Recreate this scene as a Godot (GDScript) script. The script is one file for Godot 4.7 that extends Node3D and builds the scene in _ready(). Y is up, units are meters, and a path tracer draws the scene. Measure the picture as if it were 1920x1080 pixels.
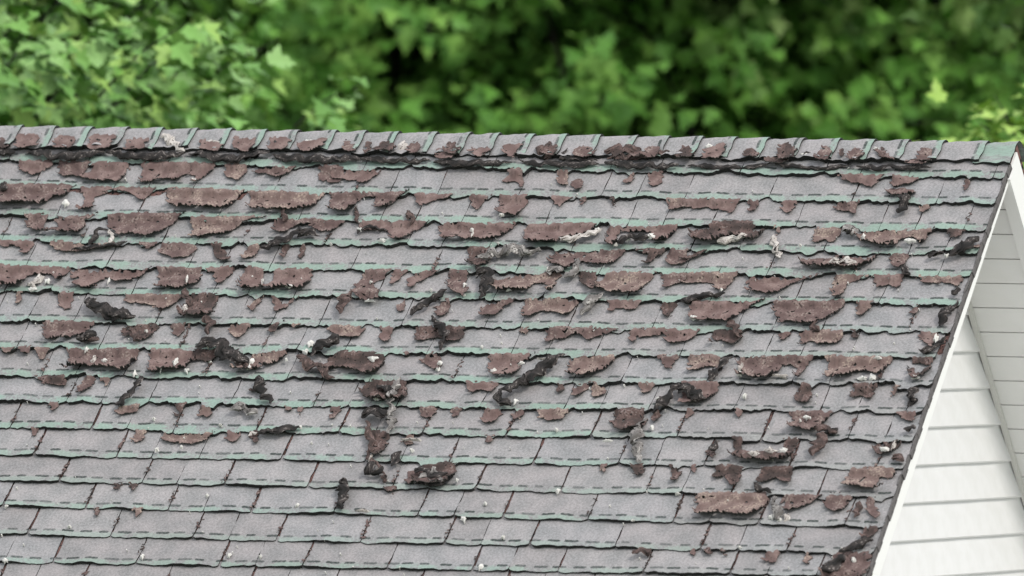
extends Node3D
# A steep gable roof with badly curled and torn asphalt shingles, white siding on its gable end, maples behind.
# Metres, y up. The roof's ridge runs along x and ends at the origin above the gable.

const PHOTO_F := 22000.0                 # focal length in pixels of the 1920 x 1080 photograph
const EYE := Vector3(13.270039, -0.180038, 37.648747)
const YAW := 0.3818256
const PITCH := -0.0082889
const ROLL := 0.0132944
const P := 0.7897628                     # front roof pitch
const RP := 0.8393887                    # rear roof pitch
const TAB := 0.305
const OV := 0.295                        # overhang of the roof past the gable wall
const GROUND := -5.2

var eu := Vector3(1, 0, 0)
var ev := Vector3(0, -sin(P), cos(P))
var en := Vector3(0, cos(P), sin(P))
var rd := Vector3(0, -sin(RP), -cos(RP)) # down the rear slope
var rn := Vector3(0, -cos(RP), sin(RP))  # into the rear slope from its top
var cam_r: Vector3
var cam_u: Vector3
var cam_f: Vector3
var noise := FastNoiseLite.new()
var rng := RandomNumberGenerator.new()
var M := {}
var names := {}
# dashed seal lines of the courses: photo heights at x = 20 and x = 1450
var dash_l := [290.0, 338.0, 393.0, 440.0, 488.0, 537.0, 592.0, 642.0, 693.0, 742.0, 790.0, 843.0, 893.0, 940.0, 993.0, 1045.0, 1096.0, 1147.0]
var dash_r := [316.0, 365.0, 415.0, 460.0, 503.0, 557.0, 610.0, 660.0, 713.0, 763.0, 815.0, 867.0, 920.0, 975.0, 1025.0, 1070.0, 1120.0, 1171.0]
var dash_a := []                         # v of the dash line = a + b * u
var dash_b := []
var house: Node3D
var roof: MeshInstance3D
var slits := []
var held := []                            # per course, how far the tab still reaches under a torn remnant


class Buf:
	var v := PackedVector3Array()
	var n := PackedVector3Array()
	var t := PackedVector2Array()
	var i := PackedInt32Array()
	func vert(p: Vector3, nn: Vector3, uv: Vector2) -> int:
		v.push_back(p); n.push_back(nn); t.push_back(uv)
		return v.size() - 1
	func tri(a: int, b: int, c: int) -> void:
		i.push_back(a); i.push_back(b); i.push_back(c)
	# corners clockwise as seen from the front
	func quad(a: Vector3, b: Vector3, c: Vector3, d: Vector3, us := 1.0) -> void:
		var nn := (c - a).cross(b - a).normalized() if (c - a).cross(b - a).length() > 1e-12 else (d - a).cross(c - a).normalized()
		var k := v.size()
		vert(a, nn, Vector2(0, 0)); vert(b, nn, Vector2((b - a).length() * us, 0))
		vert(c, nn, Vector2((b - a).length() * us, (c - b).length() * us)); vert(d, nn, Vector2(0, (d - a).length() * us))
		tri(k, k + 1, k + 2); tri(k, k + 2, k + 3)
	# a box given by a corner and three edges (right-handed x, y, z)
	func box(o: Vector3, x: Vector3, y: Vector3, z: Vector3) -> void:
		if x.cross(y).dot(z) < 0.0:
			var k := x
			x = y; y = k
		quad(o + y + z, o + x + y + z, o + x + z, o + z)
		quad(o + x + y, o + y, o, o + x)
		quad(o + y, o + y + z, o + z, o)
		quad(o + x + y + z, o + x + y, o + x, o + x + z)
		quad(o + y, o + x + y, o + x + y + z, o + y + z)
		quad(o + z, o + x + z, o + x, o)
	func arrays() -> Array:
		var a := []
		a.resize(Mesh.ARRAY_MAX)
		a[Mesh.ARRAY_VERTEX] = v; a[Mesh.ARRAY_NORMAL] = n; a[Mesh.ARRAY_TEX_UV] = t; a[Mesh.ARRAY_INDEX] = i
		return a


func mesh_of(bufs: Array, mats: Array) -> ArrayMesh:
	var m := ArrayMesh.new()
	for k in bufs.size():
		if bufs[k].i.size() > 0:
			m.add_surface_from_arrays(Mesh.PRIMITIVE_TRIANGLES, bufs[k].arrays())
			m.surface_set_material(m.get_surface_count() - 1, mats[k])
	return m

func numbered(called: String) -> String:
	names[called] = int(names.get(called, -1)) + 1
	return called if names[called] == 0 else "%s_%03d" % [called, names[called]]

func put(called: String, bufs: Array, mats: Array, parent: Node) -> MeshInstance3D:
	var o := MeshInstance3D.new()
	o.name = numbered(called)
	o.mesh = mesh_of(bufs, mats)
	parent.add_child(o, true)
	return o

func tag(o: Node, label: String, category: String, group := "", kind := "") -> void:
	if label: o.set_meta("label", label)
	if category: o.set_meta("category", category)
	if group: o.set_meta("group", group)
	if kind: o.set_meta("kind", kind)

func lin(r: float, g: float, b: float) -> Color:
	return Color(r, g, b).linear_to_srgb()

func mat(c: Color, rough := 0.9) -> StandardMaterial3D:
	var m := StandardMaterial3D.new()
	m.albedo_color = c
	m.roughness = rough
	m.metallic_specular = 0.3
	return m


# ---------------------------------------------------------------- the photograph's pixels and the roof
func set_camera_axes() -> void:
	cam_f = Vector3(-sin(YAW) * cos(PITCH), sin(PITCH), -cos(YAW) * cos(PITCH))
	var r := Vector3(cos(YAW), 0, -sin(YAW))
	var u := r.cross(cam_f)
	cam_r = cos(ROLL) * r + sin(ROLL) * u
	cam_u = -sin(ROLL) * r + cos(ROLL) * u

func ray(x: float, y: float) -> Vector3:
	return (cam_f + cam_r * ((x - 960.0) / PHOTO_F) - cam_u * ((y - 540.0) / PHOTO_F)).normalized()

func to_pixel(p: Vector3) -> Vector3:
	var d := p - EYE
	var z := d.dot(cam_f)
	return Vector3(960.0 + PHOTO_F * d.dot(cam_r) / z, 540.0 - PHOTO_F * d.dot(cam_u) / z, z)

func hit(x: float, y: float, o: Vector3, n: Vector3) -> Vector3:
	var d := ray(x, y)
	return EYE + d * ((o - EYE).dot(n) / d.dot(n))

func rise(u: float, v: float) -> float:      # the ridge climbs a little to the left
	return -0.0045 * u * clampf(1.0 - v / 0.6, 0.0, 1.0)

func at(u: float, v: float, h: float) -> Vector3:
	return eu * u + ev * v + en * h + Vector3(0, rise(u, v), 0)

func on_roof(x: float, y: float, h: float) -> Vector2:
	var o := en * h
	var uv := Vector2.ZERO
	for k in 3:
		var q := hit(x, y, o, en)
		uv = Vector2(q.x, (q - o).dot(ev))
		o = en * h + Vector3(0, rise(uv.x, uv.y), 0)
	return uv

func dash_v(j: int, u: float) -> float:
	return float(dash_a[j]) + float(dash_b[j]) * u

func band(j: int, u: float) -> float:
	var k := smoothstep(-1.5, -0.7, u) * smoothstep(5.0, 8.0, float(j))
	var low := smoothstep(10.0, 12.5, float(j))
	return lerpf(lerpf(0.035, 0.024, k), 0.025, low)

func edge_v(j: int, u: float) -> float:
	var w := noise.get_noise_2d(u * 420.0, j * 77.0) * 0.0035 + noise.get_noise_2d(u * 1500.0, j * 77.0 + 900.0) * 0.003 + noise.get_noise_2d(u * 4200.0, j * 77.0 + 300.0) * 0.0035 * (1.0 - smoothstep(9.0, 12.0, float(j)))
	if held.size() > 0:
		w += 0.014 * held[j][clampi(int(-u / 0.004), 0, 1599)]
	var torn_zone := 1.0 - smoothstep(8.0, 12.0, float(j))
	w -= torn_zone * 0.022 * maxf(0.0, noise.get_noise_2d(u * 700.0, j * 131.0 + 60.0) - 0.15)
	return dash_v(j, u) + band(j, u) + w

func hold_tabs() -> void:
	var all := []
	for j in dash_l.size():
		var a := PackedFloat32Array()
		a.resize(1600)
		all.push_back(a)
	for t in TILES.size():
		for f in torn_tabs[t]:
			var lo := Vector2(1e9, 1e9)
			var hi := Vector2(-1e9, -1e9)
			for k in range(2, f.size() - 1, 2):
				var q := on_roof(TILES[t].x + f[k] / 3.0, TILES[t].y + f[k + 1] / 3.0, 0.0155)
				lo = lo.min(q); hi = hi.max(q)
			var j := course_of(lo, hi)
			if j < 0: continue
			for k in range(maxi(0, int(-hi.x / 0.004)), mini(1599, int(-lo.x / 0.004)) + 1):
				var u := -k * 0.004
				var x := clampf((minf(u - lo.x, hi.x - u) - 0.004) / 0.012, 0.0, 1.0)
				all[j][k] = maxf(all[j][k], x)
	held = all

# the course whose lower edge a remnant hangs from, or -1
func course_of(lo: Vector2, hi: Vector2) -> int:
	var mid := (lo.x + hi.x) * 0.5
	for j in dash_l.size():
		var e := dash_v(j, mid) + band(j, mid)
		if lo.y > e - 0.016 and lo.y < e + 0.026: return j
	return -1

func edge_h(j: int, u: float) -> float:
	return (0.0155 if j < 10 else 0.0130) + noise.get_noise_2d(u * 230.0 + 500.0, j * 51.0) * 0.0075

# height of the shingle surface itself
func surf_h(j: int, u: float, v: float) -> float:
	var v0 := edge_v(j - 1, u) if j > 0 else 0.0
	var t := clampf((v - v0) / maxf(edge_v(j, u) - v0, 0.02), -0.4, 1.05)
	return lerpf(0.002, edge_h(j, u), t * t * 0.5 + t * 0.5)


# ---------------------------------------------------------------- textures
func shingle_texture() -> ImageTexture:
	var W := 2048
	var H := 1024
	var data := PackedByteArray()
	data.resize(W * H * 3)
	var gr := RandomNumberGenerator.new()
	gr.seed = 11
	var dk := []
	for k in 36 * 4:
		dk.push_back(Vector3(gr.randf_range(-0.1, 0.1), gr.randf_range(0.55, 0.86), gr.randf_range(0.55, 1.0)))
	for y in H:
		var row := y >> 8
		var s := (float(y & 255) / 256.0) * 0.19 - 0.13     # metres below the seal line
		for x in W:
			var n1 := noise.get_noise_2d(x * 0.62, y * 0.39)
			var n2 := noise.get_noise_2d(x * 5.0 + 4000.0, y * 3.1)
			var g := gr.randf() - 0.5
			var base := 0.278 * (1.0 + 0.12 * n1 + 0.15 * n2 + 0.60 * g)
			var c := Vector3(base * 1.01, base * 0.985, base * 1.0)
			c.x *= 1.0 + 0.025 * n1
			# the unweathered green band below the seal line
			var gs: float = [1.0, 0.8, 0.55, 0.18][row]
			var gq := smoothstep(-0.004, 0.014, s + 0.006 * n2 + 0.006 * n1) * gs * clampf(0.85 + 1.1 * n1 + 0.5 * n2, 0.0, 1.0)
			var gb := 0.305 * (1.0 + 0.10 * n2 + 0.26 * g)
			c = c.lerp(Vector3(gb * 0.81, gb * 1.07, gb * 0.93), gq)
			# dashes of sealant
			var q := x * 36.0 / W
			var di: Vector3 = dk[(int(q) + row * 36) % 144]
			var f := q - floorf(q) - di.x
			var thick := 0.0052 * (1.0 + 0.25 * n2) * minf(1.0, minf(f, di.y - f) * 14.0)
			if f > 0.0 and f < di.y and absf(s + 0.0015 * n1) < thick:
				c = c.lerp(Vector3(0.055, 0.065, 0.063), clampf(di.z + n2 * 0.25, 0.0, 1.0))
			var o := (y * W + x) * 3
			var cc := lin(clampf(c.x, 0, 1), clampf(c.y, 0, 1), clampf(c.z, 0, 1))
			data[o] = int(cc.r * 255.0); data[o + 1] = int(cc.g * 255.0); data[o + 2] = int(cc.b * 255.0)
	return ImageTexture.create_from_image(Image.create_from_data(W, H, false, Image.FORMAT_RGB8, data))

func mottled(size: int, seed_: int, a: Vector3, b: Vector3, pit: Vector3, pits: float, grain: float, pale := Vector3.ZERO, pales := 2.0) -> ImageTexture:
	var data := PackedByteArray()
	data.resize(size * size * 3)
	var gr := RandomNumberGenerator.new()
	gr.seed = seed_
	for y in size:
		for x in size:
			var n1 := noise.get_noise_2d(x * 0.9 + seed_ * 311.0, y * 0.9)
			var n2 := noise.get_noise_2d(x * 3.1, y * 3.1 + seed_ * 173.0)
			var n3 := noise.get_noise_2d(x * 5.5 + 77.0, y * 5.5 + seed_ * 91.0)
			var c := a.lerp(b, clampf(0.5 + n1 * 0.9 + n2 * 0.4, 0.0, 1.0)) * (1.0 + grain * (gr.randf() - 0.5))
			c = c.lerp(pit, smoothstep(pits, pits + 0.08, n2 * 0.55 + n3 * 0.6))
			c = c.lerp(pale, smoothstep(pales, pales + 0.1, n1 * 0.5 - n3 * 0.7))
			var cc := lin(clampf(c.x, 0, 1), clampf(c.y, 0, 1), clampf(c.z, 0, 1))
			var o := (y * size + x) * 3
			data[o] = int(cc.r * 255.0); data[o + 1] = int(cc.g * 255.0); data[o + 2] = int(cc.b * 255.0)
	return ImageTexture.create_from_image(Image.create_from_data(size, size, false, Image.FORMAT_RGB8, data))

func tex_mat(t: Texture2D, rough := 0.92) -> StandardMaterial3D:
	var m := mat(Color.WHITE, rough)
	m.albedo_texture = t
	m.texture_filter = BaseMaterial3D.TEXTURE_FILTER_LINEAR_WITH_MIPMAPS
	return m

func make_materials() -> void:
	M.shingle = tex_mat(shingle_texture(), 0.95)
	M.tones = []
	for k in 4:
		var tone: StandardMaterial3D = M.shingle.duplicate()
		tone.albedo_color = [Color(1, 1, 1), Color(0.98, 0.975, 0.975), Color(0.99, 0.995, 1.0), Color(0.965, 0.96, 0.96)][k]
		M.tones.push_back(tone)
	M.brown = tex_mat(mottled(384, 3, Vector3(0.138, 0.094, 0.088), Vector3(0.196, 0.140, 0.130), Vector3(0.08, 0.06, 0.056), 0.60, 0.22, Vector3(0.22, 0.165, 0.15), 0.50))
	M.dark = tex_mat(mottled(384, 5, Vector3(0.060, 0.046, 0.043), Vector3(0.125, 0.085, 0.078), Vector3(0.02, 0.018, 0.018), 0.5, 0.25, Vector3(0.20, 0.16, 0.15), 0.55))
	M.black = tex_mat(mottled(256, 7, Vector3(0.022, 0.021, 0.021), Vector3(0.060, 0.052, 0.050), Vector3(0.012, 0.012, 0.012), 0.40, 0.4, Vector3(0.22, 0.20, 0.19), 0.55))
	M.brown_b = tex_mat(mottled(384, 41, Vector3(0.112, 0.077, 0.073), Vector3(0.165, 0.118, 0.110), Vector3(0.06, 0.045, 0.042), 0.56, 0.25, Vector3(0.25, 0.20, 0.18), 0.46))
	M.brown_c = tex_mat(mottled(384, 43, Vector3(0.150, 0.105, 0.096), Vector3(0.215, 0.160, 0.145), Vector3(0.085, 0.06, 0.054), 0.58, 0.25, Vector3(0.31, 0.25, 0.21), 0.42))
	M.pale = tex_mat(mottled(256, 9, Vector3(0.40, 0.37, 0.345), Vector3(0.56, 0.53, 0.50), Vector3(0.11, 0.09, 0.085), 0.38, 0.2))
	M.white_flake = mat(lin(0.64, 0.63, 0.60), 0.85)
	M.grey_strip = tex_mat(mottled(256, 13, Vector3(0.15, 0.14, 0.135), Vector3(0.28, 0.265, 0.255), Vector3(0.05, 0.045, 0.043), 0.36, 0.3, Vector3(0.45, 0.43, 0.41), 0.5))
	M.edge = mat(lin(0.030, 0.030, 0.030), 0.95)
	M.rake = tex_mat(mottled(256, 19, Vector3(0.10, 0.095, 0.095), Vector3(0.17, 0.16, 0.16), Vector3(0.05, 0.045, 0.045), 0.4, 0.3))
	M.concrete = tex_mat(mottled(256, 33, Vector3(0.46, 0.45, 0.43), Vector3(0.54, 0.53, 0.51), Vector3(0.36, 0.35, 0.33), 0.5, 0.1))
	M.felt = tex_mat(mottled(256, 17, Vector3(0.085, 0.052, 0.047), Vector3(0.17, 0.095, 0.085), Vector3(0.02, 0.018, 0.018), 0.30, 0.4))
	M.vinyl = tex_mat(mottled(256, 21, Vector3(0.745, 0.745, 0.745), Vector3(0.78, 0.78, 0.785), Vector3(0.77, 0.76, 0.735), 0.95, 0.015), 0.5)
	M.soffit = tex_mat(mottled(256, 23, Vector3(0.79, 0.79, 0.775), Vector3(0.82, 0.82, 0.81), Vector3(0.66, 0.65, 0.61), 0.95, 0.015), 0.55)
	M.trim = mat(lin(0.84, 0.84, 0.83), 0.42)
	M.channel = mat(lin(0.66, 0.655, 0.625), 0.5)
	M.grass = tex_mat(mottled(256, 29, Vector3(0.05, 0.09, 0.025), Vector3(0.09, 0.14, 0.04), Vector3(0.06, 0.05, 0.03), 0.45, 0.4))
	M.bark = tex_mat(mottled(256, 31, Vector3(0.20, 0.185, 0.17), Vector3(0.34, 0.325, 0.30), Vector3(0.05, 0.04, 0.03), 0.4, 0.3))


# ---------------------------------------------------------------- shingles
func shingle_piece(b: Buf, d: Buf, j: int, ul: float, ur: float, row: int) -> void:
	var nc := maxi(3, int(ceil((ur - ul) / 0.009)))
	var nr := 6
	var first := b.v.size()
	for c in nc + 1:
		var u := lerpf(ul, ur, float(c) / nc)
		var near := minf(u - ul, ur - u)
		var ve := edge_v(j, u) - 0.006 * exp(-near / 0.006)
		var v0 := (edge_v(j - 1, u) - 0.03) if j > 0 else 0.01
		for r in nr + 1:
			var t := float(r) / nr
			var v := lerpf(v0, ve, t)
			var shift := 0.0025 * noise.get_noise_2d(v * 900.0, ul * 2000.0) if c == 0 or c == nc else 0.0
			var h := surf_h(j, u, v) + 0.0012 * noise.get_noise_2d(u * 700.0, v * 700.0)
			var uu := u + shift
			var s := (v - dash_v(j, u) + 0.13) / 0.19
			b.vert(at(uu, v, h), en, Vector2((uu / TAB + 3.37 * j) / 8.0, (row + clampf(s, 0.012, 0.988)) / 4.0))
	for c in nc:
		for r in nr:
			var k := first + c * (nr + 1) + r
			b.tri(k, k + nr + 1, k + nr + 2)
			b.tri(k, k + nr + 2, k + 1)
	# asphalt butt edge, deepened to paint in the shade below, and the sides
	for c in nc:
		var k := first + c * (nr + 1) + nr
		var p := b.v[k]
		var q := b.v[k + nr + 1]
		var tp: float = clampf((p - at(0, 0, 0)).dot(en) - 0.005, 0.004, 0.016)
		d.quad(p, q, q - en * tp, p - en * tp, 3.0)
	for side in 2:
		for r in nr:
			var k: int = first + (nc * (nr + 1) if side else 0) + r
			var p := b.v[k]
			var q := b.v[k + 1]
			if side: d.quad(q, p, p - en * 0.004, q - en * 0.004, 3.0)
			else: d.quad(p, q, q - en * 0.004, p - en * 0.004, 3.0)

func fix_normals(b: Buf) -> void:
	for k in b.n.size(): b.n[k] = Vector3.ZERO
	for k in range(0, b.i.size(), 3):
		var p := b.v[b.i[k]]
		var f := (b.v[b.i[k + 2]] - p).cross(b.v[b.i[k + 1]] - p)
		for q in 3: b.n[b.i[k + q]] += f
	for k in b.n.size(): b.n[k] = b.n[k].normalized() if b.n[k].length() > 1e-14 else en

func build_shingles() -> void:
	var base := on_roof(113, 1022, 0.005)
	var jo := on_roof(500, 1022, 0.005).x - on_roof(433, 1022, 0.005).x
	var rest := Buf.new()
	var rest_d := Buf.new()
	for j in dash_l.size():
		if dash_v(j, -3.0) + 0.03 > 3.42: break
		var b0 := base.x - 0.1335 * (15 - j)
		var cuts := []
		for n in range(-40, 40):
			cuts.push_back(Vector2(b0 + n * TAB, (0.0032 if j > 9 else 0.0013) + (0.0014 if j > 9 else 0.0004) * sin(n * 2.3 + j)))
			slits.push_back(Vector3(b0 + n * TAB, j, 0))
			if posmod(n, 3) == 2: cuts.push_back(Vector2(b0 + n * TAB + jo, 0.0011))
		cuts.sort_custom(func(a, b): return a.x < b.x)
		var last := Vector2(-6.4, 0.0)
		cuts.push_back(Vector2(-0.005, 0.0))
		cuts.sort_custom(func(a, b): return a.x < b.x)
		for c in cuts:
			if c.x <= last.x + 0.03: continue
			if c.x > -0.0045: break
			var ul: float = last.x + last.y
			var ur: float = c.x - c.y
			var mid := to_pixel(at((ul + ur) * 0.5, edge_v(j, ul) - 0.05, 0.0))
			var row := 0
			var weak := smoothstep(900.0, 1500.0, mid.x) * smoothstep(520.0, 780.0, mid.y)
			if weak > 0.65: row = 3
			elif weak > 0.25 or j >= 12: row = 2 - (j % 2 if weak < 0.2 else 0)
			elif (j * 7 + 3) % 5 == 0: row = 1
			var seen: bool = to_pixel(at(ur, edge_v(j, ur), 0.0)).x > -30.0 and to_pixel(at(ul, edge_v(maxi(j - 1, 0), ul), 0.0)).y < 1085.0
			if seen:
				var b := Buf.new()
				var d := Buf.new()
				shingle_piece(b, d, j, ul, ur, row)
				fix_normals(b)
				put("shingle", [b, d], [M.tones[rng.randi_range(0, 3)], M.edge], roof)
			else:
				shingle_piece(rest, rest_d, j, ul, ur, row)
			last = c
	fix_normals(rest)
	var o := put("shingles_beyond", [rest, rest_d], [M.shingle, M.edge], roof)
	o.set_meta("kind", "stuff")


# ---------------------------------------------------------------- torn tabs: ragged sheets lifting off the roof
func torn(called: String, pts: Array, tile: Vector2, lift: float, m: Material, parent: Node, cell := 0.005, h0 := 0.010) -> MeshInstance3D:
	var px := PackedVector2Array()
	for k in range(0, pts.size() - 1, 2):
		px.push_back(tile + Vector2(pts[k], pts[k + 1]) / 3.0)
	var poly := PackedVector2Array()
	var lo := 1e9
	var hi := -1e9
	for q in px:
		lo = minf(lo, q.y); hi = maxf(hi, q.y)
	for q in px:
		var t0 := (q.y - lo) / maxf(hi - lo, 4.0)
		poly.push_back(on_roof(q.x, q.y, h0 + lift * pow(t0, 1.5)))
	var lo2 := Vector2(1e9, 1e9)
	var hi2 := Vector2(-1e9, -1e9)
	for q in poly:
		lo2 = lo2.min(q); hi2 = hi2.max(q)
	var hang := course_of(lo2, hi2) if called == "torn_tab" else -1
	if hang >= 0:                                # reaches up onto the tab it is part of
		for k in poly.size():
			if poly[k].y < lo2.y + 0.014:
				poly[k].y = minf(poly[k].y, dash_v(hang, poly[k].x) + band(hang, poly[k].x) - 0.003)
	var a := poly[0]
	var z := poly[0]
	for q in poly:
		a = a.min(q); z = z.max(q)
	a -= Vector2(0.008, 0.006); z += Vector2(0.008, 0.008)
	var nx := int(ceil((z.x - a.x) / cell))
	var ny := int(ceil((z.y - a.y) / cell))
	var keep := PackedByteArray()
	keep.resize(nx * ny)
	var any := false
	var ho := rng.randf() * 900.0
	for y in ny:
		for x in nx:
			var q := a + Vector2(x + 0.5, y + 0.5) * cell
			var w := Vector2(noise.get_noise_2d(q.x * 2600.0, q.y * 2600.0 + ho), noise.get_noise_2d(q.x * 2600.0 + 500.0, q.y * 2600.0 + ho))
			var w2 := Vector2(noise.get_noise_2d(q.x * 6500.0, q.y * 6500.0 + ho), noise.get_noise_2d(q.x * 6500.0 + 500.0, q.y * 6500.0 + ho))
			var inside := Geometry2D.is_point_in_polygon(q + w * 0.011 + w2 * 0.005, poly)
			if inside and lift > 0.008 and noise.get_noise_2d(q.x * 1800.0 + ho, q.y * 2600.0) > 0.62 and (q.y - a.y) > 0.25 * (z.y - a.y):
				inside = false                                   # worn through
			keep[y * nx + x] = 1 if inside else 0
			any = any or inside
	if not any: return null
	var bottom := PackedFloat32Array()
	bottom.resize(nx + 1)
	for x in nx + 1:
		var vb := a.y
		for y in ny:
			if keep[y * nx + mini(x, nx - 1)]: vb = a.y + (y + 1) * cell
		bottom[x] = vb
	var on_cap := called == "torn_cap"
	var mid_u := (a.x + z.x) * 0.5
	var j0 := 0
	while j0 < 17 and dash_v(j0, mid_u) + band(j0, mid_u) + 0.006 < a.y + 0.006: j0 += 1
	var hs := PackedFloat32Array()
	hs.resize((nx + 1) * (ny + 1))
	var span := maxf(z.y - a.y - 0.014, 0.012)
	for x in nx + 1:
		var bb := 0.0
		var wsum := 0.0
		for k in range(-3, 4):
			bb += bottom[clampi(x + k, 0, nx)]; wsum += 1.0
		bb /= wsum
		var uu := a.x + x * cell
		var e0 := edge_v(j0, uu)
		var e1 := edge_v(mini(j0 + 1, 17), uu)
		var lie := -1.0
		for y in ny + 1:
			var q := a + Vector2(x, y) * cell
			var low := h0
			if not on_cap:                                       # lies over the step from course to course
				var j := j0 if q.y < e0 else (mini(j0 + 1, 17) if q.y < e1 else mini(j0 + 2, 17))
				low = surf_h(j, uu, q.y) + 0.0028
				if lie > 0.0: low = maxf(low, lie - cell * 0.55)
				lie = low
			var t := clampf((q.y - a.y - 0.006) / span, 0.0, 1.2)
			var lip := clampf(1.0 - (bb - q.y) / 0.016, 0.0, 1.4)
			var wr := noise.get_noise_2d(q.x * 900.0 + ho, q.y * 1100.0) * 0.8 + noise.get_noise_2d(q.x * 2200.0, q.y * 2200.0 + ho) * 0.15
			hs[y * (nx + 1) + x] = low + lift * pow(t, 1.5) + lift * 0.45 * lip * lip + wr * t * (0.003 + lift * 0.36)
	# round off the steps of the torn outline
	var pos := PackedVector2Array()
	pos.resize((nx + 1) * (ny + 1))
	for y in ny + 1:
		for x in nx + 1: pos[y * (nx + 1) + x] = a + Vector2(x, y) * cell
	var rimline := []
	for y in ny:
		for x in nx:
			if not keep[y * nx + x]: continue
			var k0 := y * (nx + 1) + x
			if y == 0 or not keep[(y - 1) * nx + x]: rimline.push_back(Vector2i(k0, k0 + 1))
			if y == ny - 1 or not keep[(y + 1) * nx + x]: rimline.push_back(Vector2i(k0 + nx + 1, k0 + nx + 2))
			if x == 0 or not keep[y * nx + x - 1]: rimline.push_back(Vector2i(k0, k0 + nx + 1))
			if x == nx - 1 or not keep[y * nx + x + 1]: rimline.push_back(Vector2i(k0 + 1, k0 + nx + 2))
	for pass_ in 3:
		var sum := {}
		for e in rimline:
			var s0: Vector3 = sum.get(e.x, Vector3.ZERO)
			sum[e.x] = s0 + Vector3(pos[e.y].x, pos[e.y].y, 1.0)
			s0 = sum.get(e.y, Vector3.ZERO)
			sum[e.y] = s0 + Vector3(pos[e.x].x, pos[e.x].y, 1.0)
		for k in sum:
			pos[k] = pos[k].lerp(Vector2(sum[k].x, sum[k].y) / sum[k].z, 0.55)
	var top := Buf.new()
	var under := Buf.new()
	var uo := Vector2(rng.randf(), rng.randf())
	var ids := PackedInt32Array()
	ids.resize((nx + 1) * (ny + 1))
	for k in ids.size(): ids[k] = -1
	var th := 0.0028
	for y in ny:
		for x in nx:
			if not keep[y * nx + x]: continue
			var cs := [y * (nx + 1) + x, y * (nx + 1) + x + 1, (y + 1) * (nx + 1) + x + 1, (y + 1) * (nx + 1) + x]
			for c in cs:
				if ids[c] < 0:
					var q := pos[c]
					var jt := Vector2(noise.get_noise_2d(q.x * 9000.0, q.y * 9000.0), noise.get_noise_2d(q.x * 9000.0 + 99.0, q.y * 9000.0)) * cell * 0.3
					q += jt
					var p := at(q.x, q.y, hs[c])
					ids[c] = top.vert(p, en, uo + q / 0.42)
					under.vert(p - en * th, -en, uo + q / 0.3)
			var i0 := ids[cs[0]]
			var i1 := ids[cs[1]]
			var i2 := ids[cs[2]]
			var i3 := ids[cs[3]]
			top.tri(i0, i1, i2); top.tri(i0, i2, i3)
			under.tri(i0, i2, i1); under.tri(i0, i3, i2)
	fix_normals(top)
	fix_normals(under)
	var rim := Buf.new()
	for y in ny:
		for x in nx:
			if not keep[y * nx + x]: continue
			var cs := [y * (nx + 1) + x, y * (nx + 1) + x + 1, (y + 1) * (nx + 1) + x + 1, (y + 1) * (nx + 1) + x]
			var open := [y == 0 or not keep[(y - 1) * nx + x], x == nx - 1 or not keep[y * nx + x + 1], y == ny - 1 or not keep[(y + 1) * nx + x], x == 0 or not keep[y * nx + x - 1]]
			for e in 4:
				if open[e]:
					var p := top.v[ids[cs[e]]]
					var q := top.v[ids[cs[(e + 1) % 4]]]
					rim.quad(q, p, p - en * th, q - en * th, 3.0)
	return put(called, [top, under, rim], [m, M.black, M.black], parent)

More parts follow.
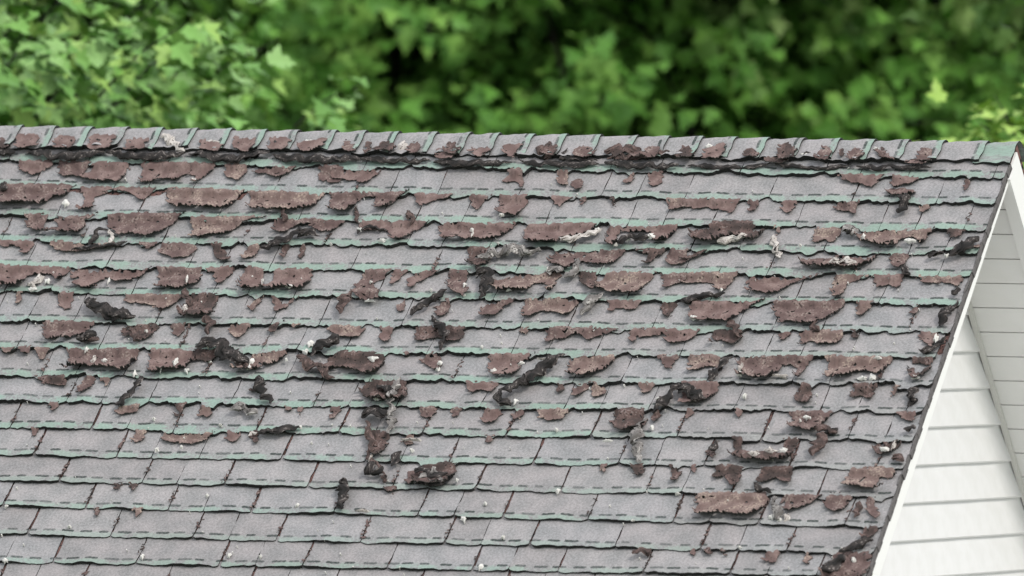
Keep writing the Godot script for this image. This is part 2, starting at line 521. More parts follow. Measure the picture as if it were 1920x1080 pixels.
# a curled strip: an open roll swept along a path on the roof
func curl(called: String, pts: Array, tile: Vector2, width: float, m: Material, parent: Node, up := 0.010, rough := 1.0) -> MeshInstance3D:
	var rad := width / 3.0 / 580.0 * 0.74
	var line := PackedVector3Array()
	var cv := Curve3D.new()
	var np := pts.size() / 2
	for k in np:
		var q := tile + Vector2(pts[k * 2], pts[k * 2 + 1]) / 3.0
		var hh := up + rad * 0.9
		var uv := on_roof(q.x, q.y, hh)
		cv.add_point(at(uv.x, uv.y, hh))
	for k in np:
		var p0 := cv.get_point_position(maxi(k - 1, 0))
		var p1 := cv.get_point_position(mini(k + 1, np - 1))
		var tg := (p1 - p0) * 0.17
		if np > 2:
			cv.set_point_in(k, -tg); cv.set_point_out(k, tg)
	var ln := cv.get_baked_length()
	var n := maxi(6, int(ln / 0.006))
	var seg := 12
	var ho := rng.randf() * 900.0
	var turn := rng.randf_range(-0.7, 0.7)
	var b := Buf.new()
	for k in n + 1:
		var f := float(k) / n
		var p := cv.sample_baked(ln * f)
		var tg := (cv.sample_baked(minf(ln, ln * f + 0.004)) - cv.sample_baked(maxf(0.0, ln * f - 0.004))).normalized()
		var side := tg.cross(en).normalized()
		var ends := minf(1.0, 0.22 + minf(f, 1.0 - f) * 4.5)
		var lump := noise.get_noise_2d(ln * f * 850.0, ho)
		var lump2 := noise.get_noise_2d(ln * f * 2600.0, ho + 300.0)
		var r := rad * ends * (1.0 + rough * (0.32 * lump + 0.12 * lump2))
		p += en * (0.006 * noise.get_noise_2d(ln * f * 900.0, ho + 700.0) + 0.004) + side * 0.007 * rough * noise.get_noise_2d(ln * f * 1800.0, ho + 90.0)
		var open := 3.3 + 1.5 * noise.get_noise_2d(ln * f * 1300.0, ho + 40.0)
		for s in seg + 1:
			var an := turn + 1.6 * noise.get_noise_2d(ln * f * 700.0, ho + 510.0) - 0.4 + open * float(s) / seg
			var spiral := 1.0 - 0.35 * float(s) / seg
			var cr := 1.0 + 0.42 * rough * noise.get_noise_2d(ln * f * 1100.0, s * 28.0 + ho)
			b.vert(p + (side * cos(an) * 1.35 + en * sin(an) * 0.75) * r * spiral * cr, en, Vector2(f * ln / 0.3, s * 0.03))
	for k in n:
		for s in seg:
			var q := k * (seg + 1) + s
			b.tri(q, q + seg + 2, q + seg + 1); b.tri(q, q + 1, q + seg + 2)
	fix_normals(b)
	var bi := Buf.new()                                       # the inside, 2 mm in
	for k in b.v.size(): bi.vert(b.v[k] - b.n[k] * 0.002, -b.n[k], b.t[k])
	for k in range(0, b.i.size(), 3): bi.tri(b.i[k], b.i[k + 2], b.i[k + 1])
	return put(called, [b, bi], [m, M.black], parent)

# a small crumpled flake
func flake(called: String, x: float, y: float, tile: Vector2, w: float, hgt: float, m: Material, parent: Node, up := 0.026) -> MeshInstance3D:
	var q := tile + Vector2(x, y) / 3.0
	var uv := on_roof(q.x, q.y, up)
	var b := Buf.new()
	var rx := w / 3.0 / 560.0 * 0.5
	var ry := hgt / 3.0 / 400.0 * 0.5
	var seg := 11
	var ho := rng.randf() * 900.0
	b.vert(at(uv.x, uv.y, up + 0.004), en, Vector2.ZERO)
	for ring in 3:
		var f: float = [0.45, 0.85, 1.0][ring]
		for s in seg:
			var an := TAU * s / seg
			var nn := 1.0 + 0.75 * noise.get_noise_2d(cos(an) * 160.0 + ho, sin(an) * 160.0)
			var up2: float = up + [0.003, 0.0, -0.005][ring] + 0.006 * noise.get_noise_2d(an * 90.0 + ho, ring * 120.0)
			b.vert(at(uv.x + cos(an) * rx * f * nn, uv.y + sin(an) * ry * f * nn, up2), en, Vector2(cos(an), sin(an)) * 0.1 * f)
	for s in seg:
		var s2 := (s + 1) % seg
		b.tri(0, 1 + s, 1 + s2)
		for ring in 2:
			var k := 1 + ring * seg
			b.tri(k + s, k + seg + s, k + seg + s2); b.tri(k + s, k + seg + s2, k + s2)
	fix_normals(b)
	return put(called, [b], [m], parent)


# ---------------------------------------------------------------- what the photograph shows torn, in thirds of a pixel from each tile's corner
const TILES := [Vector2(0, 230), Vector2(640, 230), Vector2(1280, 230), Vector2(0, 560), Vector2(640, 560), Vector2(1280, 560), Vector2(0, 720), Vector2(640, 720), Vector2(1280, 720)]
# tile: [lift in mm, 0 brown or 1 dark, outline ...]
var torn_tabs := [
	[
		[8, 0, 105, 225, 300, 228, 285, 250, 185, 297, 110, 262], [8, 0, 325, 240, 530, 245, 505, 258, 455, 300, 430, 305, 400, 285, 365, 305, 325, 285],
		[14, 0, 540, 245, 720, 250, 680, 330, 560, 325, 440, 310, 500, 270], [16, 0, 790, 255, 1215, 255, 1180, 285, 1075, 355, 1105, 310, 1085, 295, 1025, 290, 1015, 325, 910, 315, 785, 345, 795, 300],
		[8, 0, 1260, 250, 1395, 265, 1350, 325, 1265, 300], [10, 0, 1420, 270, 1680, 265, 1690, 255, 1560, 305, 1525, 300, 1480, 285, 1430, 290],
		[5, 0, 1790, 260, 1920, 265, 1920, 335, 1860, 340, 1820, 320, 1795, 330],
		[22, 0, 30, 350, 420, 345, 355, 420, 330, 410, 270, 430, 250, 455, -30, 460, -30, 380], [12, 0, 450, 360, 890, 365, 865, 380, 800, 445, 720, 385, 620, 385, 530, 415, 510, 465, 545, 485, 425, 480, 470, 455, 475, 420],
		[20, 0, 935, 370, 1340, 380, 1385, 380, 1280, 470, 1270, 485, 1140, 475, 975, 475, 945, 455], [18, 0, 1395, 390, 1800, 400, 1840, 385, 1755, 475, 1620, 485, 1600, 495, 1380, 480, 1410, 440],
		[20, 0, 1860, 395, 2100, 397, 2310, 385, 2160, 480, 2100, 475, 2100, 430, 2050, 410, 2005, 440, 2000, 485, 1845, 490, 1855, 440],
		[18, 0, 140, 525, 270, 520, 245, 595, 320, 590, 310, 535, 600, 515, 560, 520, 480, 545, 470, 620, 380, 620, 160, 600, 150, 560], [14, 0, 600, 520, 1050, 510, 960, 580, 900, 615, 830, 640, 735, 620, 660, 630, 605, 570],
		[12, 0, 1070, 535, 1410, 530, 1520, 540, 1390, 560, 1265, 625, 1070, 640, 1065, 630, 1085, 570], [12, 0, 1545, 545, 1940, 560, 1850, 620, 1720, 570, 1640, 590, 1580, 625, 1535, 600],
		[8, 0, -20, 670, 180, 665, 190, 690, 150, 735, 110, 730, 130, 700, -20, 690], [10, 0, 275, 680, 500, 690, 720, 675, 640, 690, 420, 725, 300, 710],
		[6, 0, 770, 690, 890, 700, 830, 715], [7, 0, 895, 695, 1060, 690, 1110, 700, 1080, 745, 985, 760, 900, 735], [10, 1, 1195, 680, 1240, 690, 1260, 720, 1305, 780, 1260, 785, 1200, 750, 1195, 720],
		[6, 0, 1370, 720, 1450, 700, 1445, 760, 1370, 765, 1355, 770], [8, 1, 1590, 690, 1630, 690, 1600, 765, 1580, 760], [6, 1, 1690, 715, 1710, 720, 1690, 770, 1675, 755],
		[22, 0, -30, 820, 390, 825, 360, 870, 330, 900, 310, 880, 290, 850, 160, 855, 125, 910, -30, 920], [16, 0, 400, 835, 650, 840, 780, 845, 870, 825, 750, 885, 640, 890, 600, 870, 545, 890, 550, 930, 400, 920, 410, 885],
		[18, 0, 880, 845, 1130, 845, 1110, 920, 1060, 915, 1030, 930, 860, 925, 890, 890], [10, 0, 1040, 850, 1310, 845, 1250, 910, 1215, 900, 1210, 860, 1150, 850],
		[24, 0, 1365, 845, 1480, 845, 1470, 900, 1500, 910, 1535, 880, 1530, 850, 1750, 840, 1740, 920, 1680, 935, 1500, 930, 1345, 945, 1350, 900],
		[5, 0, 80, 980, 115, 985, 110, 1020, 90, 1015], [6, 0, 320, 985, 400, 990, 395, 1040, 365, 1065, 335, 1020], [8, 0, 690, 985, 960, 990, 1030, 985, 950, 1040, 880, 1045, 850, 1020, 700, 1010],
		[6, 0, 1400, 1015, 1480, 985, 1420, 1065, 1395, 1050], [8, 0, 1520, 1015, 1600, 1020, 1680, 1005, 1590, 1050, 1540, 1075],
	], [
		[8, 0, -60, 275, 230, 270, 255, 245, 190, 300, 130, 345, 70, 320, -60, 310], [6, 0, 940, 285, 1005, 290, 1030, 370, 1005, 380, 1000, 330, 905, 335], [5, 0, 1205, 290, 1265, 300, 1270, 350, 1215, 345],
		[5, 0, 1290, 345, 1300, 310, 1355, 310, 1350, 370, 1300, 375], [4, 0, 1580, 330, 1640, 300, 1640, 340], [5, 0, 1710, 310, 1800, 325, 1780, 365, 1735, 350],
		[8, 0, 410, 400, 720, 405, 640, 415, 560, 430, 480, 450, 435, 470, 420, 440], [6, 0, 720, 410, 860, 405, 810, 430, 760, 495, 735, 440], [18, 0, 880, 420, 1040, 425, 1050, 455, 1020, 480, 1010, 530, 870, 505, 885, 470],
		[6, 0, 1170, 425, 1330, 420, 1270, 435, 1225, 475], [5, 0, 1345, 430, 1375, 440, 1355, 470], [5, 1, 1500, 445, 1545, 490, 1530, 450], [8, 0, 1830, 440, 1940, 435, 1940, 475, 1850, 490, 1825, 470],
		[14, 0, 100, 555, 510, 560, 440, 600, 340, 660, 280, 655, 270, 610, 180, 600, 110, 605], [16, 0, 550, 580, 900, 575, 1000, 570, 960, 600, 900, 640, 790, 655, 560, 655, 555, 625],
		[24, 0, 1030, 590, 1130, 580, 1460, 580, 1410, 610, 1230, 650, 1200, 680, 1100, 685, 1030, 675, 1025, 630], [24, 0, 1490, 600, 1890, 590, 1840, 660, 1760, 675, 1730, 615, 1560, 612, 1545, 650, 1560, 685, 1530, 690, 1470, 670, 1500, 640],
		[20, 1, 710, 730, 830, 730, 850, 790, 780, 800, 790, 825, 705, 800], [14, 0, 1170, 740, 1600, 725, 1560, 770, 1510, 795, 1395, 795, 1350, 775, 1300, 820, 1220, 810, 1165, 780],
		[8, 1, 1640, 730, 1820, 745, 1730, 790, 1680, 790, 1740, 755], [8, 0, 1830, 745, 1940, 735, 1940, 800, 1850, 795, 1825, 780], [20, 1, 1340, 850, 1420, 860, 1450, 940, 1390, 940, 1340, 890],
		[18, 0, 140, 855, 280, 855, 210, 890, 160, 910, 230, 950, 215, 1000, 120, 995, 60, 950, 80, 910], [6, 0, 280, 850, 370, 850, 270, 920, 275, 880], [8, 0, 370, 870, 480, 855, 560, 855, 440, 890, 390, 930, 370, 920],
		[16, 0, 590, 860, 690, 870, 700, 900, 720, 950, 690, 985, 610, 940, 595, 900], [22, 0, 850, 880, 1250, 860, 1200, 890, 1215, 945, 1150, 955, 1145, 900, 1070, 895, 1060, 945, 880, 950, 845, 925],
		[18, 0, 1460, 885, 1490, 865, 1770, 860, 1700, 920, 1690, 960, 1500, 955, 1430, 920], [6, 0, 1790, 880, 1940, 870, 1940, 890, 1870, 910, 1815, 930],
	], [
		[8, 0, 870, 300, 1140, 295, 1090, 330, 1075, 365, 1000, 340, 930, 330], [10, 0, 1180, 310, 1340, 310, 1300, 340, 1180, 360, 1170, 340], [14, 0, 1140, 380, 1200, 360, 1310, 375, 1290, 410, 1250, 410, 1170, 410],
		[5, 0, 1590, 320, 1610, 320, 1605, 385, 1575, 385], [7, 0, -10, 440, 330, 440, 290, 480, 270, 515, 240, 490, 170, 485, 130, 470, 70, 490, 30, 470, -10, 475], [6, 0, 365, 450, 430, 460, 395, 500, 370, 495],
		[8, 0, 545, 455, 640, 460, 600, 515, 560, 490], [8, 0, 845, 465, 990, 450, 970, 515, 930, 490, 870, 500], [6, 0, 1330, 480, 1400, 460, 1390, 485, 1340, 500],
		[26, 1, 40, 600, 130, 600, 180, 560, 390, 550, 410, 610, 490, 595, 410, 655, 390, 670, 330, 650, 300, 630, 230, 640, 180, 670, 110, 670, 40, 645], [6, 0, 510, 610, 560, 600, 530, 640], [7, 0, 730, 620, 890, 625, 850, 680, 800, 660, 730, 670],
		[24, 0, 980, 620, 1430, 600, 1370, 640, 1350, 675, 1330, 680, 1310, 645, 1220, 645, 1200, 685, 1100, 685, 990, 660], [8, 1, 1480, 620, 1590, 610, 1560, 640, 1500, 650], [8, 0, 1610, 690, 1680, 690, 1670, 720],
		[12, 1, -20, 745, 160, 720, 100, 750, -20, 775], [24, 0, 660, 760, 1050, 760, 1120, 730, 1030, 800, 860, 820, 660, 795], [12, 0, 1150, 755, 1260, 755, 1250, 820, 1180, 805],
		[10, 0, -10, 870, 310, 870, 250, 930, 220, 950, 150, 900, 80, 900, -10, 905], [12, 0, 340, 880, 600, 880, 800, 860, 640, 895, 560, 935, 540, 960, 330, 940, 370, 910], [10, 0, 850, 870, 1050, 885, 930, 900, 900, 970, 835, 985, 845, 920],
		[8, 0, 1060, 880, 1240, 875, 1210, 940, 1160, 900, 1090, 935], [10, 0, 1310, 880, 1490, 880, 1570, 890, 1550, 930, 1500, 900, 1350, 905],
	], [
		[24, 1, 1030, 30, 1080, 10, 1210, 20, 1190, 80, 1230, 100, 1150, 95, 1030, 105, 1000, 90], [18, 0, 240, 150, 530, 140, 500, 190, 430, 200, 380, 235, 330, 215, 270, 240, 245, 200], [12, 1, 690, 170, 900, 140, 850, 215, 780, 245, 740, 200, 690, 225],
		[6, 0, 960, 150, 1050, 145, 1010, 220, 970, 190], [7, 0, 1280, 165, 1420, 150, 1380, 190, 1340, 225, 1290, 190], [8, 1, 1500, 165, 1600, 135, 1550, 190, 1510, 180], [4, 0, 1640, 150, 1690, 145, 1660, 165],
		[8, 0, 1840, 150, 2060, 155, 2020, 220, 1920, 215, 1860, 180], [6, 0, -10, 290, 100, 280, 40, 310], [6, 0, 110, 280, 180, 275, 170, 310, 120, 310], [7, 0, 190, 290, 300, 280, 230, 345],
		[26, 0, 370, 300, 780, 295, 740, 385, 700, 405, 560, 380, 420, 385, 340, 405, 390, 370], [22, 0, 840, 300, 1040, 290, 1100, 310, 1060, 385, 960, 395, 830, 415, 840, 360], [12, 1, 1080, 310, 1220, 320, 1180, 375, 1150, 350, 1070, 345],
		[22, 0, 1440, 320, 1620, 300, 1590, 350, 1520, 360, 1440, 395, 1300, 415, 1310, 370], [22, 1, 1770, 380, 1920, 305, 2140, 315, 2170, 370, 2080, 440, 2040, 425, 1920, 385, 1800, 405],
		[8, 1, 180, 455, 360, 455, 380, 490, 250, 475], [8, 0, 460, 460, 530, 465, 510, 510, 430, 540], [5, 0, 550, 470, 610, 460, 600, 490], [8, 1, 1395, 525, 1455, 480, 1440, 535],
		[6, 0, 260, 600, 330, 600, 300, 635], [8, 0, 640, 620, 780, 605, 790, 635, 700, 640, 670, 660], [6, 1, 980, 620, 1040, 630, 990, 685], [6, 0, 1115, 610, 1220, 630, 1180, 660, 1120, 660],
		[5, 0, 1590, 620, 1640, 620, 1620, 640], [5, 0, 1650, 640, 1700, 630, 1690, 660], [5, 0, 1845, 635, 1910, 650, 1860, 690], [5, 0, 165, 755, 200, 760, 185, 790], [5, 0, 740, 770, 810, 760, 800, 800, 740, 800],
		[8, 0, 900, 765, 1150, 765, 1240, 750, 1160, 790, 1060, 815, 900, 795], [7, 0, 1260, 765, 1340, 760, 1330, 810, 1270, 790], [7, 1, 1370, 790, 1440, 780, 1445, 815],
	], [
		[5, 0, 310, 40, 350, 25, 360, 65, 310, 70], [8, 0, 520, 50, 600, 25, 610, 80, 540, 105], [12, 0, 790, 40, 980, 5, 900, 70, 860, 95, 780, 95], [12, 0, 1010, 45, 1330, 40, 1280, 95, 1180, 75, 1120, 75, 1040, 105, 1015, 80],
		[6, 0, 1490, 40, 1700, 35, 1650, 60, 1560, 50, 1510, 75], [8, 1, 1790, 45, 1900, 30, 1860, 70, 1850, 110, 1800, 80], [8, 0, 215, 165, 300, 160, 270, 210, 285, 235, 215, 240],
		[10, 1, 420, 180, 520, 175, 690, 180, 685, 235, 600, 240, 540, 220, 410, 240], [4, 0, 1000, 170, 1055, 180, 1030, 205], [10, 0, 1160, 170, 1500, 175, 1600, 165, 1500, 195, 1400, 225, 1330, 205, 1200, 235, 1145, 255],
		[10, 0, 1620, 175, 2070, 180, 2020, 190, 1950, 240, 1840, 245, 1800, 205, 1680, 210, 1640, 255, 1615, 225], [4, 0, 340, 305, 390, 310, 370, 325], [8, 0, 440, 345, 540, 320, 570, 375, 540, 405, 480, 370],
		[16, 0, 825, 325, 1100, 330, 1000, 370, 1000, 425, 850, 430, 820, 400], [20, 0, 1270, 345, 1530, 330, 1540, 370, 1420, 420, 1400, 435, 1260, 425, 1290, 390], [6, 0, 1780, 325, 1900, 325, 1850, 385, 1820, 380, 1800, 345],
		[10, 0, 695, 490, 890, 480, 840, 530, 790, 510, 700, 520], [28, 1, 100, 510, 180, 480, 360, 480, 370, 575, 280, 560, 200, 585, 130, 560], [6, 1, 1210, 460, 1260, 500, 1225, 530, 1215, 500], [8, 0, 1300, 500, 1400, 480, 1340, 545, 1295, 545],
		[6, 0, 1410, 490, 1490, 510, 1480, 545, 1410, 555], [5, 0, 1660, 495, 1770, 490, 1730, 530, 1690, 530], [7, 0, 440, 625, 540, 620, 510, 665, 450, 670], [5, 0, 620, 620, 670, 620, 645, 670, 625, 670],
		[8, 0, 790, 640, 910, 620, 860, 690, 790, 690], [8, 0, 960, 640, 1040, 625, 1010, 680, 965, 675], [7, 0, 1090, 635, 1290, 640, 1230, 680, 1110, 670], [18, 1, 1530, 660, 1690, 650, 1720, 720, 1600, 745, 1530, 735], [6, 0, 1510, 680, 1540, 670, 1530, 720],
		[7, 1, 1740, 655, 1790, 650, 1780, 690, 1745, 690], [14, 1, 165, 735, 260, 750, 250, 870, 170, 880, 160, 800], [5, 0, 340, 800, 400, 780, 390, 820], [5, 0, 795, 800, 855, 800, 820, 820],
		[26, 1, 430, 950, 560, 930, 640, 945, 640, 1010, 560, 1045, 410, 1040, 400, 1000], [8, 0, 370, 960, 420, 960, 410, 1040, 360, 1050], [5, 0, 1440, 945, 1500, 950, 1470, 975], [8, 1, 1610, 950, 1700, 950, 1690, 990, 1640, 985], [8, 1, 1850, 940, 1915, 970, 1890, 1030, 1860, 1030],
	], [
		[18, 0, 50, 20, 330, 20, 470, 5, 300, 95, 270, 125, 40, 115, 35, 80], [18, 0, 510, 15, 920, 10, 900, 60, 840, 95, 760, 130, 740, 145, 560, 130, 535, 170, 545, 120, 510, 80], [10, 0, 985, 20, 1080, 20, 1050, 60, 985, 105, 975, 90],
		[6, 0, 1270, 70, 1330, 50, 1320, 90], [14, 1, 180, 190, 330, 180, 340, 220, 300, 260, 200, 235, 140, 255], [7, 0, 540, 200, 620, 180, 550, 240], [10, 0, 660, 200, 900, 190, 900, 240, 780, 260, 720, 235, 655, 260],
		[6, 1, 940, 195, 990, 200, 970, 240], [10, 0, 1320, 200, 1440, 200, 1400, 280, 1340, 230], [9, 0, 30, 340, 210, 340, 220, 400, 150, 380, 110, 395, 30, 415], [24, 0, 300, 340, 740, 330, 690, 385, 670, 455, 620, 455, 650, 380, 570, 370, 540, 410, 480, 455, 380, 440, 290, 435, 330, 400],
		[18, 0, 810, 330, 1180, 340, 1130, 410, 1090, 440, 1050, 400, 960, 420, 940, 440, 880, 430, 790, 455, 820, 400], [14, 1, 1280, 350, 1400, 340, 1400, 400, 1330, 450, 1270, 440, 1265, 380, 1295, 380, 1300, 425, 1370, 395, 1375, 365, 1290, 365],
		[16, 0, -10, 490, 200, 490, 190, 540, 120, 575, -10, 595], [10, 1, 660, 490, 720, 490, 735, 560, 690, 590, 620, 575], [10, 1, 960, 500, 1080, 510, 1060, 570, 1000, 540, 930, 575], [8, 0, 1180, 490, 1310, 495, 1230, 505, 1170, 565],
		[5, 0, 20, 640, 60, 640, 20, 685], [5, 0, 290, 640, 330, 640, 320, 680], [20, 0, 600, 640, 850, 650, 800, 690, 760, 720, 750, 740, 590, 735, 610, 690], [8, 0, 1190, 660, 1320, 655, 1290, 700, 1230, 670],
		[26, 1, 280, 800, 330, 805, 330, 855, 560, 850, 570, 805, 650, 800, 610, 885, 620, 895, 430, 915, 260, 885, 290, 850], [8, 1, 130, 860, 170, 830, 185, 890, 150, 890], [14, 1, 1060, 830, 1220, 810, 1200, 860, 1100, 880],
		[12, 1, 190, 960, 330, 960, 320, 1020, 330, 1050, 270, 1050, 240, 1000, 160, 1010], [12, 1, 430, 970, 610, 970, 610, 1050, 560, 1040, 530, 1000, 440, 1040, 415, 1040], [5, 0, 30, 960, 75, 960, 60, 990],
		[20, 0, 940, 960, 1200, 960, 1180, 1010, 1120, 1000, 1070, 1050, 1160, 1055, 1000, 1070, 900, 1045],
	], [
		[5, 1, 520, 705, 560, 710, 540, 750], [5, 1, 630, 570, 685, 570, 650, 600], [5, 1, 715, 560, 775, 570, 750, 600], [5, 0, 740, 710, 800, 720, 770, 755],
	], [
		[6, 1, 230, 590, 310, 580, 290, 620],
	], [
		[22, 0, 80, 620, 470, 610, 490, 650, 430, 715, 400, 735, 230, 730, 70, 735], [12, 0, 570, 630, 960, 620, 800, 630, 690, 680, 580, 720, 560, 680], [12, 0, 790, 640, 960, 640, 890, 715, 800, 700], [12, 0, 1040, 640, 1070, 640, 1110, 750, 1090, 760, 1020, 710],
		[12, 1, 1000, 840, 1040, 800, 1110, 800, 1060, 870, 990, 850], [7, 0, 450, 970, 545, 950, 530, 1000, 460, 1000], [7, 0, 670, 980, 725, 960, 700, 1015], [5, 0, 30, 960, 70, 950, 60, 980], [5, 1, 100, 940, 160, 945, 150, 965], [5, 1, 205, 945, 250, 955, 230, 970],
		[20, 0, 800, 1010, 870, 960, 1060, 970, 1030, 1090, 770, 1090],
	],
]
# torn faces of the ridge caps
var torn_caps := [
	[[10, 0, 90, 62, 230, 67, 200, 130, 85, 148], [10, 0, 310, 62, 430, 78, 410, 148, 300, 140], [10, 0, 510, 66, 650, 70, 610, 145, 495, 148], [9, 0, 710, 88, 840, 88, 800, 150, 690, 152], [10, 0, 1120, 92, 1260, 115, 1220, 165, 1120, 150],
		[10, 0, 1310, 76, 1450, 92, 1390, 172, 1310, 140], [9, 0, 1520, 78, 1640, 82, 1610, 150, 1500, 150], [14, 0, 1680, 110, 1840, 85, 1800, 150, 1680, 165], [12, 1, -10, 90, 20, 80, 60, 140, -10, 150]],
	[[9, 0, 530, 140, 660, 150, 610, 208, 530, 200], [9, 0, 700, 140, 860, 140, 770, 200], [9, 0, 890, 130, 1020, 112, 960, 200], [8, 1, 140, 105, 170, 100, 150, 180, 125, 180], [12, 1, 1640, 150, 1690, 145, 1680, 200, 1640, 190]],
	[[12, 0, 120, 150, 210, 118, 240, 110, 220, 200, 110, 200], [9, 1, 450, 190, 600, 200, 590, 232, 450, 220], [12, 1, 1080, 150, 1130, 135, 1180, 210, 1100, 190], [10, 1, 880, 142, 910, 150, 900, 210, 880, 200], [10, 0, 1270, 200, 1400, 228, 1260, 232]],
]
# black rolled lips below the ridge caps: width, path
var lips := [
	[[26, -40, 160, 90, 170], [30, 150, 165, 300, 190, 450, 192, 590, 160], [30, 600, 165, 750, 184, 900, 190, 1045, 175], [28, 1060, 175, 1200, 198, 1400, 200, 1520, 165], [26, 1530, 185, 1650, 203, 1850, 208, 2040, 203]],
	[[22, 90, 205, 250, 215, 500, 215], [24, 520, 220, 640, 232, 800, 230, 960, 225], [22, 1000, 215, 1100, 232, 1300, 238, 1450, 230], [26, 1480, 225, 1600, 240, 1900, 243]],
	[[22, 30, 243, 150, 250, 400, 250, 500, 228], [20, 520, 235, 600, 250, 800, 258, 950, 240], [22, 980, 250, 1100, 258, 1400, 252]],
]
# loose curled strips: width, 0 black 1 grey 2 pale 3 dark brown, path
var strips := [
	[[34, 0, 1460, 710, 1560, 680, 1690, 612, 1800, 642], [24, 0, 500, 690, 560, 612, 610, 604], [20, 2, 610, 604, 640, 650, 612, 700], [18, 0, 400, 718, 500, 705, 640, 692, 720, 676], [50, 0, 500, 985, 540, 1040, 620, 1062, 760, 1095], [24, 3, 1045, 935, 1060, 980, 1075, 1030], [36, 2, 920, 72, 990, 130, 1040, 165], [24, 3, 1590, 490, 1610, 530, 1590, 560], [26, 0, 10, 345, 40, 375]],
	[[22, 3, 370, 495, 405, 540, 392, 580], [18, 0, 85, 625, 105, 598, 180, 592, 265, 602], [16, 3, 95, 470, 90, 530, 100, 570], [26, 2, 1225, 655, 1350, 650, 1465, 598], [42, 1, 770, 760, 860, 732, 1000, 710, 1130, 722], [40, 0, 760, 810, 830, 850, 820, 930, 785, 995], [26, 1, 1150, 830, 1195, 820, 1250, 842], [30, 1, 1345, 770, 1315, 845, 1260, 882], [40, 3, 0, 1085, 20, 985, 65, 955], [32, 0, 385, 1085, 480, 1010, 595, 938], [32, 1, 1350, 1085, 1400, 1000, 1480, 958], [32, 0, 1550, 670, 1650, 645, 1745, 642],
		[36, 3, 1090, 150, 1190, 190], [34, 3, 1480, 165, 1600, 158, 1690, 148], [30, 3, 1500, 205, 1690, 190, 1850, 165], [20, 0, 1270, 150, 1240, 205, 1440, 215]],
	[[30, 0, 1270, 405, 1245, 450, 1225, 515], [34, 2, 195, 675, 260, 650, 370, 636], [26, 2, 515, 640, 530, 710, 545, 772], [42, 0, 1665, 640, 1600, 702, 1495, 750], [22, 0, 1380, 750, 1470, 742], [26, 2, 830, 800, 880, 768, 980, 790], [24, 0, 1250, 800, 1280, 865], [30, 0, -10, 1002, 120, 975, 240, 960], [28, 0, 1565, 938, 1510, 965], [34, 1, 900, 620, 945, 600, 985, 625], [16, 0, 660, 190, 720, 175, 800, 215]],
	[[36, 0, 430, 232, 490, 205, 545, 212], [40, 3, 1165, 100, 1205, 150, 1180, 205], [55, 0, 1100, 275, 1170, 250, 1250, 272, 1320, 330, 1405, 360], [55, 0, 1912, 212, 1830, 262, 1750, 322], [36, 3, 1680, 320, 1760, 390, 1880, 448], [40, 0, 790, 440, 805, 470, 740, 550, 650, 602], [40, 0, 1460, 440, 1470, 520, 1530, 592], [34, 1, 1290, 632, 1370, 592, 1450, 652], [26, 0, 1450, 757, 1560, 747, 1690, 725], [24, 3, 470, 240, 500, 220, 560, 245], [26, 3, 745, 170, 760, 215, 785, 240], [14, 2, 1395, 780, 1415, 758, 1450, 757]],
	[[32, 0, 510, 100, 560, 150, 600, 210, 560, 292], [48, 0, 1262, 318, 1170, 370, 1090, 440, 950, 510, 890, 560, 962, 602], [30, 1, 332, 440, 290, 540, 288, 680, 258, 762], [44, 0, 140, 620, 200, 662, 262, 640], [36, 0, 1905, 478, 1830, 580, 1750, 642], [40, 1, 1712, 680, 1668, 760, 1682, 925], [40, 0, 145, 940, 240, 980], [30, 0, 332, 860, 288, 950], [24, 3, 150, 690, 165, 790, 160, 900, 250, 1000], [30, 0, 420, 960, 520, 1000, 600, 985], [26, 1, 440, 1020, 520, 960, 570, 1050], [30, 0, 410, 1045, 500, 1030, 580, 1050], [26, 3, 250, 985, 255, 1035], [28, 0, 200, 490, 280, 520, 330, 570]],
	[[30, 3, 740, 130, 772, 188], [30, 0, 1505, 35, 1472, 110, 1455, 152], [18, 0, 1550, 10, 1490, 95], [36, 0, 275, 325, 212, 400, 148, 462], [42, 0, 1292, 500, 1310, 570, 1265, 612], [40, 3, 740, 740, 830, 720, 875, 750], [46, 3, 792, 760, 770, 840, 728, 888], [30, 0, 1245, 745, 1315, 730], [34, 0, 210, 805, 155, 860], [28, 3, 1198, 880, 1245, 922], [44, 0, -15, 490, 60, 530, 130, 570], [26, 0, 1330, 290, 1400, 285, 1480, 225], [30, 3, 265, 120, 300, 170, 330, 220]],
	[],
	[[42, 0, 20, 525, 30, 600, 8, 712], [32, 3, 1640, 965, 1690, 942, 1745, 930]],
	[[28, 1, 510, 640, 532, 700, 548, 765], [30, 0, 1072, 878, 960, 920, 880, 952], [50, 0, 780, 1060, 850, 1020, 900, 960], [22, 3, 970, 760, 985, 690, 1000, 660], [20, 0, 400, 560, 440, 590, 500, 620]],
]
